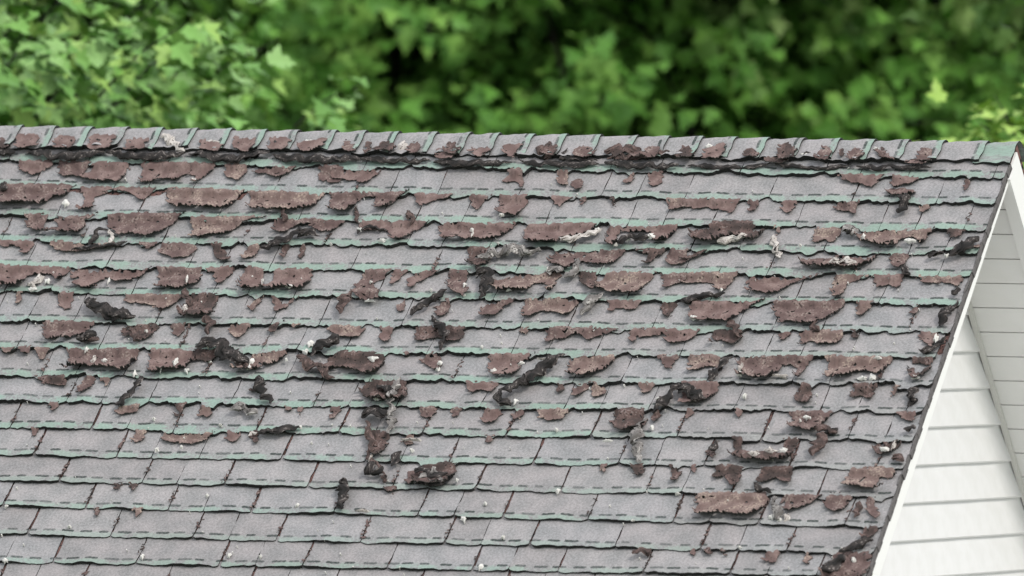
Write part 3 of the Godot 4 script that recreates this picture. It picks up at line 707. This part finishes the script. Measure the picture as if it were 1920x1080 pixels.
# white and pale flakes: x, y, width, height
var flakes := [
	[[370, 450, 46, 44], [175, 905, 90, 40], [215, 880, 60, 60], [265, 890, 40, 40], [185, 935, 60, 30], [610, 888, 18, 44], [1085, 322, 40, 18], [1048, 880, 16, 40], [1475, 890, 14, 40], [1190, 108, 110, 26], [1740, 108, 80, 30], [1860, 682, 22, 14], [1630, 918, 60, 16]],
	[[900, 518, 34, 16], [735, 600, 30, 26], [735, 628, 14, 34], [105, 597, 44, 22], [1545, 682, 36, 26], [1740, 632, 50, 30], [1600, 655, 60, 22], [230, 660, 50, 22], [880, 675, 30, 14], [690, 912, 26, 34], [160, 998, 70, 20], [1110, 712, 30, 20], [165, 895, 20, 20], [345, 130, 70, 70], [1365, 168, 24, 20], [940, 940, 40, 14], [1160, 822, 20, 30], [505, 940, 20, 16], [690, 965, 24, 20], [1440, 598, 40, 22]],
	[[270, 650, 110, 26], [1015, 640, 30, 40], [1280, 660, 80, 22], [530, 700, 20, 60], [215, 940, 26, 26], [935, 610, 50, 24], [1480, 745, 40, 26], [660, 688, 18, 14], [910, 770, 90, 26], [145, 130, 40, 24], [690, 180, 60, 26], [1090, 145, 40, 20], [545, 982, 16, 14]],
	[[485, 285, 30, 36], [525, 342, 30, 60], [585, 345, 40, 30], [985, 352, 46, 40], [905, 398, 16, 40], [1050, 402, 40, 34], [1175, 262, 26, 46], [1410, 355, 40, 40], [1400, 385, 24, 30], [1745, 250, 44, 40], [1720, 296, 46, 30], [755, 420, 34, 44], [1040, 55, 40, 60], [605, 95, 30, 20], [865, 675, 24, 22], [880, 848, 30, 28], [1610, 340, 24, 24], [820, 180, 20, 16], [1240, 708, 24, 12], [1690, 720, 22, 18], [1020, 832, 20, 18], [1180, 355, 26, 14]],
	[[175, 335, 80, 40], [570, 172, 26, 46], [855, 402, 50, 34], [1010, 360, 44, 22], [1090, 398, 44, 20], [975, 578, 34, 44], [550, 360, 50, 40], [540, 395, 26, 24], [390, 790, 120, 14], [790, 270, 22, 20], [1210, 736, 24, 22], [1745, 720, 24, 26], [1500, 797, 70, 12], [395, 852, 24, 20], [1790, 560, 60, 16], [200, 560, 60, 24], [648, 1018, 26, 20], [1140, 338, 100, 14], [160, 900, 12, 70]],
	[[60, 105, 50, 24], [1420, 225, 34, 50], [325, 385, 40, 60], [320, 420, 30, 30], [560, 432, 140, 26], [1070, 440, 60, 44], [1010, 445, 70, 24], [1310, 440, 60, 24], [95, 535, 36, 46], [400, 865, 90, 34], [490, 850, 110, 36], [570, 852, 60, 30], [1135, 842, 60, 24], [1185, 825, 24, 60], [700, 665, 50, 20], [350, 545, 30, 28], [660, 685, 14, 22], [1100, 330, 60, 16]],
	[[1165, 625, 24, 20], [1670, 680, 26, 30], [390, 800, 22, 18], [860, 194, 22, 20], [1240, 230, 28, 14], [35, 685, 26, 22], [30, 990, 36, 26], [800, 970, 30, 34], [1290, 960, 36, 40], [1465, 970, 24, 20]],
	[[810, 670, 26, 24], [1215, 600, 36, 36], [120, 712, 90, 16], [1210, 256, 22, 20], [910, 860, 22, 18], [1745, 240, 22, 22], [780, 1030, 30, 34], [690, 755, 40, 40], [1640, 765, 30, 14], [1890, 615, 40, 12]],
	[[585, 745, 60, 60], [500, 745, 50, 34], [530, 700, 24, 40], [545, 760, 30, 24], [960, 985, 30, 24], [320, 915, 30, 16], [895, 925, 24, 18]],
]

func build_damage() -> void:
	var count := 0
	for t in TILES.size():
		for f in torn_tabs[t]:
			torn("torn_tab", f.slice(2), TILES[t], f[0] * 0.001, M.dark if f[1] else [M.brown, M.brown_b, M.brown_c][rng.randi_range(0, 2)], roof)
			count += 1
	# crumbs of torn felt along the slits between tabs
	for sl in slits:
		var j := int(sl.y)
		if j < 1 or sl.x > -0.06 or rng.randf() > (0.8 if j > 9 else 0.25): continue
		var v0 := edge_v(j - 1, sl.x) + 0.006
		var v1 := edge_v(j, sl.x) - 0.004
		var a := to_pixel(at(sl.x, lerpf(v0, v1, rng.randf_range(0.0, 0.35)), 0.012))
		var z := to_pixel(at(sl.x, lerpf(v0, v1, rng.randf_range(0.6, 1.0)), 0.012))
		if a.x < 0.0 or a.x > 1900.0 or a.y > 1079.0: continue
		var left := []
		var right := []
		for k in 4:
			var q := Vector2(a.x, a.y).lerp(Vector2(z.x, z.y), k / 3.0) * 3.0
			left.append_array([q.x - rng.randf_range(2.0, 7.0), q.y])
			right = [q.x + rng.randf_range(2.0, 7.0), q.y] + right
		torn("torn_crumb", left + right, Vector2.ZERO, 0.003, M.dark if rng.randf() < 0.45 else M.brown_b, roof, 0.003)
	# pale grit scattered over the roof
	var grit := Buf.new()
	for k in 150:
		var px := rng.randf_range(0.0, 1850.0)
		var py := rng.randf_range(300.0, 1080.0)
		var uv := on_roof(px, py, 0.012)
		if uv.x > -0.05: continue
		var sz := rng.randf_range(0.0012, 0.0035)
		grit.box(at(uv.x, uv.y, 0.006), (eu + ev * rng.randf_range(-0.6, 0.6)) * sz, (ev - eu * rng.randf_range(-0.6, 0.6)) * sz * 1.5, en * 0.011)
	put("grit", [grit], [M.white_flake], roof).set_meta("kind", "stuff")
	for x in [650, 716, 772, 845, 960, 1025, 1090, 1155, 1215, 1280, 1405, 1470, 1540, 1600, 1668, 1730]:
		if rng.randf() < 0.3: continue
		var y: float = 285.0 + (x - 960) * 0.016
		var w := rng.randf_range(22.0, 42.0)
		var up := rng.randf_range(14.0, 26.0)
		var pts := [x - w * 0.3, y - up * rng.randf_range(0.3, 1.0), x + w * 0.1, y - up, x + w * 0.7, y - up * rng.randf_range(0.2, 0.9), x + w * 0.5, y + 4.0, x + w * 0.1, y + rng.randf_range(2.0, 9.0), x - w * 0.4, y + 3.0]
		torn("torn_cap", pts.map(func(q): return q * 3.0), Vector2.ZERO, rng.randf_range(0.008, 0.018), M.dark if rng.randf() < 0.4 else M.brown_b, roof, 0.004, 0.030)
	for t in 3:
		for f in torn_caps[t]:
			torn("torn_cap", f.slice(2), TILES[t], f[0] * 0.001, M.dark if f[1] else M.brown, roof, 0.005, 0.030)
		for f in lips[t]:
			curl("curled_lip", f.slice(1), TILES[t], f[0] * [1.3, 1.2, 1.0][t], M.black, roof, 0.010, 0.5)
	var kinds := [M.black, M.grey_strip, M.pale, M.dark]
	var labels := ["black rolled strip of torn shingle", "weathered grey strip of torn shingle", "pale whitish strip of torn shingle", "dark brown strip of torn shingle"]
	var groups := ["black shingle strips", "grey shingle strips", "pale shingle strips", "dark brown shingle strips"]
	for t in TILES.size():
		for f in strips[t]:
			var o := curl("shingle_strip", f.slice(2), TILES[t], f[0], kinds[f[1]], self)
			var p := on_roof(TILES[t].x + f[2] / 3.0, TILES[t].y + f[3] / 3.0, 0.02)
			var where := " amid torn tabs on the open roof"
			if p.y < 0.2: where = " caught against the ridge caps"
			elif p.x > -0.45: where = " beside the rake edge of the roof"
			elif p.y > 1.45: where = " on the flat lower courses of the roof"
			var long := 0.0
			for k in range(2, f.size() - 3, 2): long += Vector2(f[k + 2] - f[k], f[k + 3] - f[k + 1]).length()
			var how := "long " if long > 230.0 else ("short " if long < 110.0 else "")
			tag(o, how + labels[f[1]] + where, "debris", how + groups[f[1]] + where)
		for f in flakes[t]:
			var o := flake("white_flake", f[0], f[1], TILES[t], f[2] * 0.8, f[3] * 0.8, M.pale if f[2] > 80 or f[3] > 55 else M.white_flake, self, 0.024 if t < 6 else 0.016)
			tag(o, "small white flake among the torn and curled shingles on the roof", "debris", "white flakes on the roof")


# ---------------------------------------------------------------- ridge caps
func cap_point(u: float, w: float, h: float) -> Vector3:
	var q := ev * w if w > 0.0 else rd * -w
	var nn := (en if w > 0.0 else -rn)
	var k := clampf(w / 0.035, -1.0, 1.0)
	nn = (en * (0.5 + 0.5 * k) - rn * (0.5 - 0.5 * k)).normalized()
	var drop := 0.010 * (1.0 - absf(k)) * (1.0 - absf(k))
	return eu * u + q + nn * h - Vector3(0, drop, 0) + Vector3(0, rise(u, w), 0)

func build_caps() -> void:
	var ends := [-227, -162, -97, -32, 32, 97, 163, 230, 297, 362, 427, 492, 553, 622, 678, 740, 810, 873, 928, 993, 1055, 1120, 1187, 1247, 1310, 1373, 1433, 1500, 1567, 1633, 1697, 1763, 1843, 1912]
	for k in range(1, ends.size()):
		var ur := on_roof(ends[k], 268 + (ends[k] - 960) * 0.016, 0.02).x
		var ul := on_roof(ends[k - 1], 268 + (ends[k - 1] - 960) * 0.016, 0.02).x - 0.025
		if k == ends.size() - 1: ur = 0.004
		var b := Buf.new()
		var d := Buf.new()
		var nc := 14
		var nr := 22
		var ln := 0.110 + rng.randf_range(-0.008, 0.006)
		var lift := rng.randf_range(0.004, 0.018)
		if k == ends.size() - 1: lift = 0.004
		var row := 0 if rng.randf() < 0.7 else 1
		for c in nc + 1:
			var f := float(c) / nc
			var skew := rng.randf_range(-0.0015, 0.0015)
			for r in nr + 1:
				var w := lerpf(-0.10, ln + 0.008 * noise.get_noise_2d(lerpf(ul, ur, f) * 900.0, 40.0), float(r) / nr)
				var u := lerpf(ul, ur, f) + skew * f + 0.003 * noise.get_noise_2d(w * 900.0, k * 60.0) * f
				var t := clampf((w - 0.03) / (ln - 0.03), 0.0, 1.0)
				var h := 0.012 + 0.011 * f + lift * pow(t, 2.2) * (1.0 + 0.6 * noise.get_noise_2d(u * 1200.0, k * 9.0)) + 0.002 * noise.get_noise_2d(u * 900.0, w * 900.0)
				var s := (u - (ur - 0.024)) if k < ends.size() - 1 else lerpf(0.022, 0.055, f)
				b.vert(cap_point(u, w, h), en, Vector2((w / TAB + k * 1.63) / 8.0, (row + clampf((s + 0.13) / 0.19, 0.012, 0.988)) / 4.0))
		for c in nc:
			for r in nr:
				var q := c * (nr + 1) + r
				b.tri(q, q + nr + 1, q + nr + 2); b.tri(q, q + nr + 2, q + 1)
		fix_normals(b)
		for c in nc:
			var q := c * (nr + 1) + nr
			d.quad(b.v[q], b.v[q + nr + 1], b.v[q + nr + 1] - en * (0.010 + lift * 0.5), b.v[q] - en * (0.010 + lift * 0.5), 3.0)
		for r in nr:
			var q := nc * (nr + 1) + r
			d.quad(b.v[q + 1], b.v[q], b.v[q] - b.n[q] * 0.005, b.v[q + 1] - b.n[q + 1] * 0.005, 3.0)
		put("ridge_cap", [b, d], [M.shingle, M.edge], roof)


# ---------------------------------------------------------------- the house
func build_house() -> void:
	house = Node3D.new()
	house.name = "house"
	add_child(house)
	house.position = Vector3.ZERO
	tag(house, "white sided house with a steep roof of torn and curling grey green shingles", "house")
	# roof deck, front and rear
	var b := Buf.new()
	var low := 3.4
	var xl := -6.4
	var cuts := [0.004, 0.6, low]
	for k in 2:
		b.quad(at(xl, cuts[k], -0.002), at(-0.004, cuts[k], -0.002), at(-0.004, cuts[k + 1], -0.002), at(xl, cuts[k + 1], -0.002), 3.0)
		b.quad(at(xl, cuts[k + 1], -0.02), at(-0.004, cuts[k + 1], -0.02), at(-0.004, cuts[k], -0.02), at(xl, cuts[k], -0.02), 3.0)
	b.quad(at(xl, low, -0.002), at(-0.004, low, -0.002), at(-0.004, low, -0.02), at(xl, low, -0.02), 3.0)
	roof = put("roof", [b], [M.felt], house)
	var s := Buf.new()
	var lowr := low * cos(P) / cos(RP)
	s.box(Vector3(-0.004, 0.0, 0) + rn * 0.0, Vector3(xl, 0, 0), rd * lowr, rn * 0.02)
	put("rear_slope", [s], [M.felt], roof)
	# the stacked edge of the shingles along the rake
	var e := Buf.new()
	var steps := 70
	for k in steps:
		var v0 := 0.10 + (low - 0.1) * k / steps
		var v1 := 0.10 + (low - 0.1) * (k + 1) / steps
		var u0 := 0.004 * noise.get_noise_2d(v0 * 900.0, 9.0)
		e.box(at(-0.006 + u0, v0, -0.018), eu * 0.005, ev * (v1 - v0), en * (0.0265 + 0.004 * noise.get_noise_2d(v0 * 700.0, 3.0)))
	put("rake_edge", [e], [M.rake], roof)
	# front barge board: narrow under the front rake
	var fb := Buf.new()
	var n := 12
	for k in n:
		var v0 := 0.03 + low * k / n
		var v1 := 0.03 + low * (k + 1) / n
		var w0 := 0.010 + 0.026 * v0
		var w1 := 0.010 + 0.026 * v1
		var a := at(-0.003, v0, -0.0205)
		var c := at(-0.003, v1, -0.0205)
		fb.quad(c, a, a - en * w0, c - en * w1)
		fb.quad(c - en * w1, a - en * w0, a - en * w0 - eu * 0.02, c - en * w1 - eu * 0.02)
	put("front_barge_board", [fb], [M.trim], house)
	var rb := Buf.new()
	rb.box(rd * 0.016 + rn * 0.021 - eu * 0.024, eu * 0.022, rd * (lowr - 0.016), rn * 0.072)
	put("rear_barge_board", [rb], [M.trim], house)
	var rl := Buf.new()
	rl.box(rd * 0.024 + rn * 0.0935 - eu * 0.040, eu * 0.046, rd * lowr, rn * 0.058)
	put("rear_barge_trim", [rl], [M.trim], house)
	# soffit boards under the rear slope
	var so := Vector3(0, -0.194, 0)
	var first := hit(1890, 437.8, so, rn)
	var s0 := (first - so).dot(rd)
	var pitch := 0.1135
	var soffit := Node3D.new()
	soffit.name = "soffit"
	house.add_child(soffit)
	for k in range(-2, 26):
		var q := Buf.new()
		var a := s0 + pitch * k
		var o := so + rd * a
		var xr := -0.03
		var xw := -OV - 0.02
		var z := a + pitch
		if z > lowr - 0.05: break
		q.box(o + eu * xw, eu * (xr - xw), rd * (pitch - 0.0055), rn * 0.008)
		put("soffit_board", [q], [M.soffit], soffit)
	var back := Buf.new()
	back.box(so - rn * 0.008 + rd * (s0 - pitch) - eu * (OV + 0.02), eu * (OV - 0.01), rd * (lowr - s0), rn * 0.006)
	put("soffit_backing", [back], [M.channel], soffit)
	# channel where wall and soffit meet
	var ch := Buf.new()
	ch.box(so + rn * 0.0085 - eu * (OV - 0.010), eu * 0.016, rd * (lowr - 0.1), rn * 0.016)
	put("channel", [ch], [M.channel], house)
	# gable wall of lapped siding planks
	var wall := Node3D.new()
	wall.name = "gable_wall"
	house.add_child(wall)
	var ref := hit(1890, 862, Vector3(-OV, 0, 0), Vector3(1, 0, 0)).y
	var lap := 0.1275
	var half_f := (low - 0.12) * cos(P)
	var half_r := (lowr - 0.12) * cos(RP)
	for k in range(-8, 40):
		var yb := ref - lap * k
		var yt := yb + lap
		if yb > -0.25 or yt < GROUND: continue
		var zf0 := minf((-yb - 0.03) / tan(P), half_f)
		var zf1 := minf(maxf(-yt - 0.03, 0.01) / tan(P), half_f)
		var zr0 := -minf((-yb - 0.185) / tan(RP), half_r)
		var zr1 := -minf(maxf(-yt - 0.185, 0.0) / tan(RP), half_r)
		var q := Buf.new()
		var x0 := -OV + 0.001
		var x1 := -OV + 0.014
		var nz := 10
		for c in nz:                              # slight waviness of vinyl along the plank
			var f0 := float(c) / nz
			var f1 := float(c + 1) / nz
			var wv0 := 0.0018 * noise.get_noise_2d(lerpf(zf0, zr0, f0) * 160.0, k * 31.0)
			var wv1 := 0.0018 * noise.get_noise_2d(lerpf(zf0, zr0, f1) * 160.0, k * 31.0)
			var tl := Vector3(x0, yt, lerpf(zf1, zr1, f0))
			var tr := Vector3(x0, yt, lerpf(zf1, zr1, f1))
			var br := Vector3(x1 + wv1, yb, lerpf(zf0, zr0, f1))
			var bl := Vector3(x1 + wv0, yb, lerpf(zf0, zr0, f0))
			q.quad(tl, tr, br, bl, 1.5)
			q.quad(bl, br, br + Vector3(-0.003, -0.005, 0), bl + Vector3(-0.003, -0.005, 0), 1.5)
			q.quad(bl + Vector3(-0.003, -0.005, 0), br + Vector3(-0.003, -0.005, 0), Vector3(x0 - 0.001, yb - 0.005, br.z), Vector3(x0 - 0.001, yb - 0.005, bl.z), 1.5)
		put("siding_plank", [q], [M.vinyl], wall)
	# the body of the house
	var body := Buf.new()
	var ye := -half_f * tan(P) - 0.05
	body.box(Vector3(-6.1, GROUND, -half_r), Vector3(6.1 - OV - 0.01, 0, 0), Vector3(0, ye - GROUND, 0), Vector3(0, 0, half_f + half_r))
	var xa := -OV - 0.006
	for side in [xa, -6.1]:
		var a := Vector3(side, ye, half_f)
		var c := Vector3(side, ye, -half_r)
		var t := Vector3(side, -0.16, 0)
		var k := body.v.size()
		var nn := Vector3(1, 0, 0) if side == xa else Vector3(-1, 0, 0)
		body.vert(a, nn, Vector2.ZERO); body.vert(t, nn, Vector2(0, 1)); body.vert(c, nn, Vector2(1, 0))
		if side == xa: body.tri(k, k + 1, k + 2)
		else: body.tri(k, k + 2, k + 1)
	put("wall", [body], [M.vinyl], house)

func build_ground() -> void:
	var w := Buf.new()  # unseen slab added to bounce pale light up onto soffit and gable wall
	w.quad(Vector3(0.2, GROUND + 0.004, -14), Vector3(7.5, GROUND + 0.004, -14), Vector3(7.5, GROUND + 0.004, 30), Vector3(0.2, GROUND + 0.004, 30), 0.3)
	tag(put("bounce_slab", [w], [M.concrete], self), "added unseen pale concrete slab bouncing light onto the gable end of the house", "bounce_slab", "", "structure")
	var g := Buf.new()
	g.quad(Vector3(-400, GROUND, -400), Vector3(400, GROUND, -400), Vector3(400, GROUND, 400), Vector3(-400, GROUND, 400), 0.3)
	var o := put("lawn", [g], [M.grass], self)
	tag(o, "green lawn around the house and under the trees", "lawn", "", "structure")


# ---------------------------------------------------------------- trees
func leaf_mesh() -> ArrayMesh:
	# a five-lobed maple leaf one metre long, stalk at the origin, folded a little along its midrib
	var out := [Vector2(0, 0), Vector2(0.15, -0.02), Vector2(0.30, 0.05), Vector2(0.24, 0.16), Vector2(0.39, 0.26), Vector2(0.54, 0.48), Vector2(0.37, 0.50), Vector2(0.21, 0.51), Vector2(0.25, 0.72), Vector2(0.12, 0.78), Vector2(0.0, 1.02)]
	var b := Buf.new()
	for side in [1.0, -1.0]:
		var k := b.v.size()
		b.vert(Vector3(0, -0.03, 0.42), Vector3.UP, Vector2.ZERO)
		for p in out:
			b.vert(Vector3(p.x * side, 0.62 * p.x * p.x - 0.26 * p.y * p.y, p.y), Vector3.UP, p)
		for q in range(1, out.size()):
			if side > 0.0: b.tri(k, k + q, k + q + 1)
			else: b.tri(k, k + q + 1, k + q)
	fix_normals(b)
	return mesh_of([b], [null])

func tube(b: Buf, path: Array, radii: Array, seg := 8) -> void:
	var first := b.v.size()
	for k in path.size():
		var tg: Vector3 = (path[mini(k + 1, path.size() - 1)] - path[maxi(k - 1, 0)]).normalized()
		var s := tg.cross(Vector3(0.3, 0.1, 1).normalized()).normalized()
		var t := tg.cross(s)
		for q in seg + 1:
			var an := TAU * q / seg
			var dirn := s * cos(an) + t * sin(an)
			b.vert(path[k] + dirn * float(radii[k]), dirn, Vector2(float(q) / seg, k * 0.7))
	for k in path.size() - 1:
		for q in seg:
			var i := first + k * (seg + 1) + q
			b.tri(i, i + seg + 2, i + seg + 1); b.tri(i, i + 1, i + seg + 2)

func pixel_point(x: float, y: float, depth: float) -> Vector3:
	var d := ray(x, y)
	return EYE + d * (depth / d.dot(cam_f))

# spec: label, crown centre, radii, leaf count, leaf size, palette, seed, trunk path, single leaves
func tree(called: String, label: String, group: String, c: Vector3, rad: Vector3, count: int, size: float, pal: Array, seed_: int, trunk_path: Array, singles: int, leaf: ArrayMesh, droop := 0.5) -> void:
	var gr := RandomNumberGenerator.new()
	gr.seed = seed_
	var root := Node3D.new()
	root.name = numbered(called)
	add_child(root)
	root.position = Vector3(trunk_path[0].x, GROUND, trunk_path[0].z)
	tag(root, label, "tree", group)
	var off := root.position
	var tb := Buf.new()
	var path := []
	var radii := []
	for k in trunk_path.size():
		path.push_back(trunk_path[k] - off)
		radii.push_back(lerpf(0.07, 0.02, float(k) / (trunk_path.size() - 1)) * clampf(rad.x / 3.4, 0.25, 1.0))
	tube(tb, path, radii, 10)
	var trunk := put("trunk", [tb], [M.bark], root)
	var crown := Node3D.new()
	crown.name = numbered("crown")
	root.add_child(crown, true)
	# twigs spread through the crown, each with a spray of leaves
	var twigs := int(count / 14.0)
	var leaves := []
	var limb := Buf.new()
	for k in twigs:
		var dirn := Vector3(gr.randfn(), gr.randfn(), gr.randfn()).normalized()
		var rr := pow(gr.randf(), 0.32)
		# uneven outline
		var bump := 1.0 + 0.28 * noise.get_noise_3d(dirn.x * 90.0 + seed_ * 37.0, dirn.y * 90.0, dirn.z * 90.0)
		var tip := c + dirn * rad * rr * bump
		if tip.y < GROUND + 1.0: continue
		var inward := (c - tip) * Vector3(1, 0.6, 1)
		var from := tip + inward.normalized() * minf(inward.length(), gr.randf_range(0.35, 0.6)) + Vector3(0, -0.12, 0)
		if k % 2 == 0:
			tube(limb, [from - off, (from + tip) * 0.5 + Vector3(0, 0.04, 0) - off, tip - off], [0.007, 0.0045, 0.002], 4)
		if k % 23 == 0:
			var base: Vector3 = trunk_path[gr.randi_range(trunk_path.size() / 2, trunk_path.size() - 1)]
			tube(limb, [base - off, (base + from) * 0.5 + Vector3(0, 0.15, 0) - off, from - off], [0.030, 0.018, 0.006], 6)
		for l in 14:
			var f := gr.randf()
			var pos := from.lerp(tip, f) + Vector3(gr.randfn(), gr.randfn() * 0.7, gr.randfn()) * 0.075
			var upv := (Vector3(0, 1, 0) * gr.randf_range(0.3, 1.2) + dirn * gr.randf_range(0.1, 1.0) + Vector3(gr.randfn(), gr.randfn(), gr.randfn()) * 0.35).normalized()
			var fwd := (dirn * 0.6 + Vector3(gr.randfn(), gr.randfn() * 0.5 - droop, gr.randfn()) * 0.8)
			fwd = (fwd - upv * fwd.dot(upv)).normalized()
			var right := upv.cross(fwd).normalized()
			var sc := size * gr.randf_range(0.6, 1.08)
			leaves.push_back([Transform3D(Basis(right * sc * gr.randf_range(0.85, 1.1), upv * sc, fwd * sc), pos - off), gr.randi_range(0, pal.size() - 1), gr.randf_range(0.8, 1.2)])
	put("limbs", [limb], [M.bark], trunk).set_meta("kind", "stuff")
	# the leaves that show largest are single pieces
	var order := []
	for k in leaves.size():
		var p := to_pixel(leaves[k][0].origin + off)
		if p.x > -20.0 and p.x < 1940.0 and p.y > -20.0 and p.y < 240.0 + p.x * 0.02:
			order.push_back(Vector2(p.z, k))
	order.sort_custom(func(a, b): return a.x < b.x)
	var single := {}
	for k in mini(order.size(), singles): single[int(order[k].y)] = true
	var mats := []
	for col in pal:
		var m := mat(lin(col.x, col.y, col.z), 0.45)
		m.backlight = lin(0.30, 0.36, 0.16)
		m.cull_mode = BaseMaterial3D.CULL_DISABLED
		mats.push_back(m)
	var rest := []
	for k in pal.size(): rest.push_back([])
	for k in leaves.size():
		if single.has(k):
			var o := MeshInstance3D.new()
			o.name = numbered("leaf")
			o.mesh = leaf
			o.material_override = mats[leaves[k][1]]
			o.transform = leaves[k][0]
			crown.add_child(o, true)
		else:
			rest[leaves[k][1]].push_back(leaves[k][0])
	for k in pal.size():
		if rest[k].is_empty(): continue
		var mm := MultiMesh.new()
		mm.transform_format = MultiMesh.TRANSFORM_3D
		mm.mesh = leaf
		mm.instance_count = rest[k].size()
		for q in rest[k].size(): mm.set_instance_transform(q, rest[k][q])
		var mi := MultiMeshInstance3D.new()
		mi.name = numbered("foliage")
		mi.multimesh = mm
		mi.material_override = mats[k]
		mi.set_meta("kind", "stuff")
		crown.add_child(mi, true)

func build_trees() -> void:
	var leaf := leaf_mesh()
	var light := [Vector3(0.165, 0.34, 0.08), Vector3(0.215, 0.38, 0.125), Vector3(0.125, 0.27, 0.065), Vector3(0.25, 0.41, 0.10)]
	var mid := [Vector3(0.15, 0.29, 0.07), Vector3(0.20, 0.35, 0.10), Vector3(0.11, 0.23, 0.055), Vector3(0.25, 0.38, 0.12)]
	var deep := [Vector3(0.105, 0.26, 0.042), Vector3(0.145, 0.32, 0.058), Vector3(0.090, 0.225, 0.040), Vector3(0.18, 0.35, 0.070)]
	var bright := [Vector3(0.28, 0.44, 0.09), Vector3(0.34, 0.50, 0.12), Vector3(0.22, 0.38, 0.08)]
	var c := pixel_point(-560, 820, 48.0)
	var g := func(p: Vector3): return Vector3(p.x, GROUND, p.z)
	tree("maple_tree", "pale green maple with dense fresh leaves rising behind the ridge", "", c, Vector3(2.9, 3.0, 2.6), 34000, 0.118, light, 3, [g.call(c), c + Vector3(0.1, -2.0, 0), c + Vector3(0, 0, 0), c + Vector3(0, 1.6, 0)], 300, leaf, 0.5)
	var t2 := 53.2
	c = pixel_point(1395, -540, t2)
	tree("maple_tree", "maple with sparse drooping leaf sprays on a grey leaning trunk", "", c, Vector3(1.5, 1.6, 1.4), 3600, 0.13, mid, 5, [g.call(pixel_point(1640, 2700, 55.5)), pixel_point(1535, 330, 55.5), pixel_point(1455, 150, 55.5), pixel_point(1400, -100, 55.0), c + Vector3(0, 0.8, 0)], 260, leaf, 1.0)
	c = pixel_point(1985, -470, 50.0)
	tree("maple_tree", "maple hanging leafy twigs above the gable peak", "", c, Vector3(1.4, 1.5, 1.4), 3200, 0.13, mid, 7, [g.call(c + Vector3(0.5, 0, -0.5)), c + Vector3(0.4, -2.5, -0.3), c, c + Vector3(0, 0.8, 0)], 260, leaf, 1.0)
	c = pixel_point(1950, 395, 46.5)
	tree("young_tree", "bright yellow green young tree beside the gable peak", "", c, Vector3(0.40, 0.50, 0.45), 3000, 0.10, bright, 9, [g.call(c), c + Vector3(0, -1.0, 0), c, c + Vector3(0, 0.6, 0)], 200, leaf, 0.4)
	var spots := [[330, 500, 55.0, 3.0], [820, 120, 54.5, 2.9], [1240, 420, 56.0, 3.0], [1720, 150, 55.0, 2.9], [2250, 420, 57.0, 3.0], [-250, -250, 56.0, 3.0], [200, 300, 60.0, 3.2], [1500, -150, 61.0, 3.2], [720, 100, 58.5, 3.0], [1080, -100, 59.5, 3.1]]
	var labels := ["dark green maple behind the pale maple", "dark green maple filling the middle of the wood behind the ridge", "deep green maple low behind the middle of the ridge", "dark green maple behind the drooping sprays", "dark green maple beyond the gable peak", "dark green maple rising above the pale maple", "dark green maple farthest back behind the pale maple", "dark green maple far behind the leaning grey trunk", "dark green maple deep behind the gap beside the pale maple", "dark green maple deepest behind the middle of the ridge"]
	for k in spots.size():
		var s: Array = spots[k]
		c = pixel_point(s[0], s[1], s[2])
		tree("maple_tree", labels[k], "maples of the dark wood behind the house", c, Vector3(s[3], s[3], s[3] * 0.8), 17000, 0.118, deep, 20 + k, [g.call(c + Vector3(0.2, 0, 0)), c + Vector3(0.1, -2.2, 0), c, c + Vector3(0, 1.8, 0)], 220, leaf, 0.6)


func _ready() -> void:
	set_camera_axes()
	var cam := Camera3D.new()
	cam.name = "camera"
	cam.near = 1.0
	cam.far = 1000.0
	var at_ := CameraAttributesPhysical.new()
	at_.frustum_focal_length = 12.0 / 540.0 * PHOTO_F
	at_.frustum_focus_distance = 40.0
	at_.exposure_aperture = 3.8
	at_.frustum_near = 1.0
	at_.frustum_far = 1000.0
	cam.attributes = at_
	cam.transform = Transform3D(Basis(cam_r, cam_u, -cam_f), EYE)
	add_child(cam)
	cam.current = true
	var env := Environment.new()
	env.background_mode = Environment.BG_SKY
	var sky := Sky.new()
	var sm := ProceduralSkyMaterial.new()
	sm.sky_top_color = Color(0.97, 0.98, 1.0)
	sm.sky_horizon_color = Color(0.74, 0.755, 0.77)
	sm.sky_curve = 0.3
	sm.ground_bottom_color = Color(0.34, 0.36, 0.30)
	sm.ground_horizon_color = Color(0.55, 0.57, 0.54)
	sm.sun_angle_max = 1.0
	sky.sky_material = sm
	env.sky = sky
	env.tonemap_mode = Environment.TONE_MAPPER_LINEAR
	env.tonemap_exposure = 1.44
	env.sdfgi_enabled = true
	env.ssao_enabled = true
	env.ssil_enabled = true
	var we := WorldEnvironment.new()
	we.name = "environment"
	we.environment = env
	add_child(we)
	var sun := DirectionalLight3D.new()
	sun.name = "sun"
	sun.light_energy = 0.5
	sun.light_color = Color(1.0, 0.98, 0.95)
	sun.light_angular_distance = 16.0
	sun.shadow_enabled = true
	sun.look_at_from_position(Vector3(8, 9, 5), Vector3.ZERO)
	add_child(sun)

	noise.noise_type = FastNoiseLite.TYPE_SIMPLEX_SMOOTH
	noise.frequency = 0.02
	noise.fractal_type = FastNoiseLite.FRACTAL_NONE
	noise.seed = 4
	rng.seed = 20
	while dash_l.size() < 26:                 # the courses below the picture, down to the eave
		dash_l.push_back(dash_l[-1] + 51.0)
		dash_r.push_back(dash_r[-1] + 51.0)
	for j in dash_l.size():
		var l := on_roof(20, dash_l[j], 0.007)
		var r := on_roof(1450, dash_r[j], 0.007)
		var bb := (r.y - l.y) / (r.x - l.x)
		dash_b.push_back(bb)
		dash_a.push_back(l.y - bb * l.x)
	hold_tabs()
	make_materials()
	build_ground()
	build_house()
	build_shingles()
	build_caps()
	build_trees()
	build_damage()
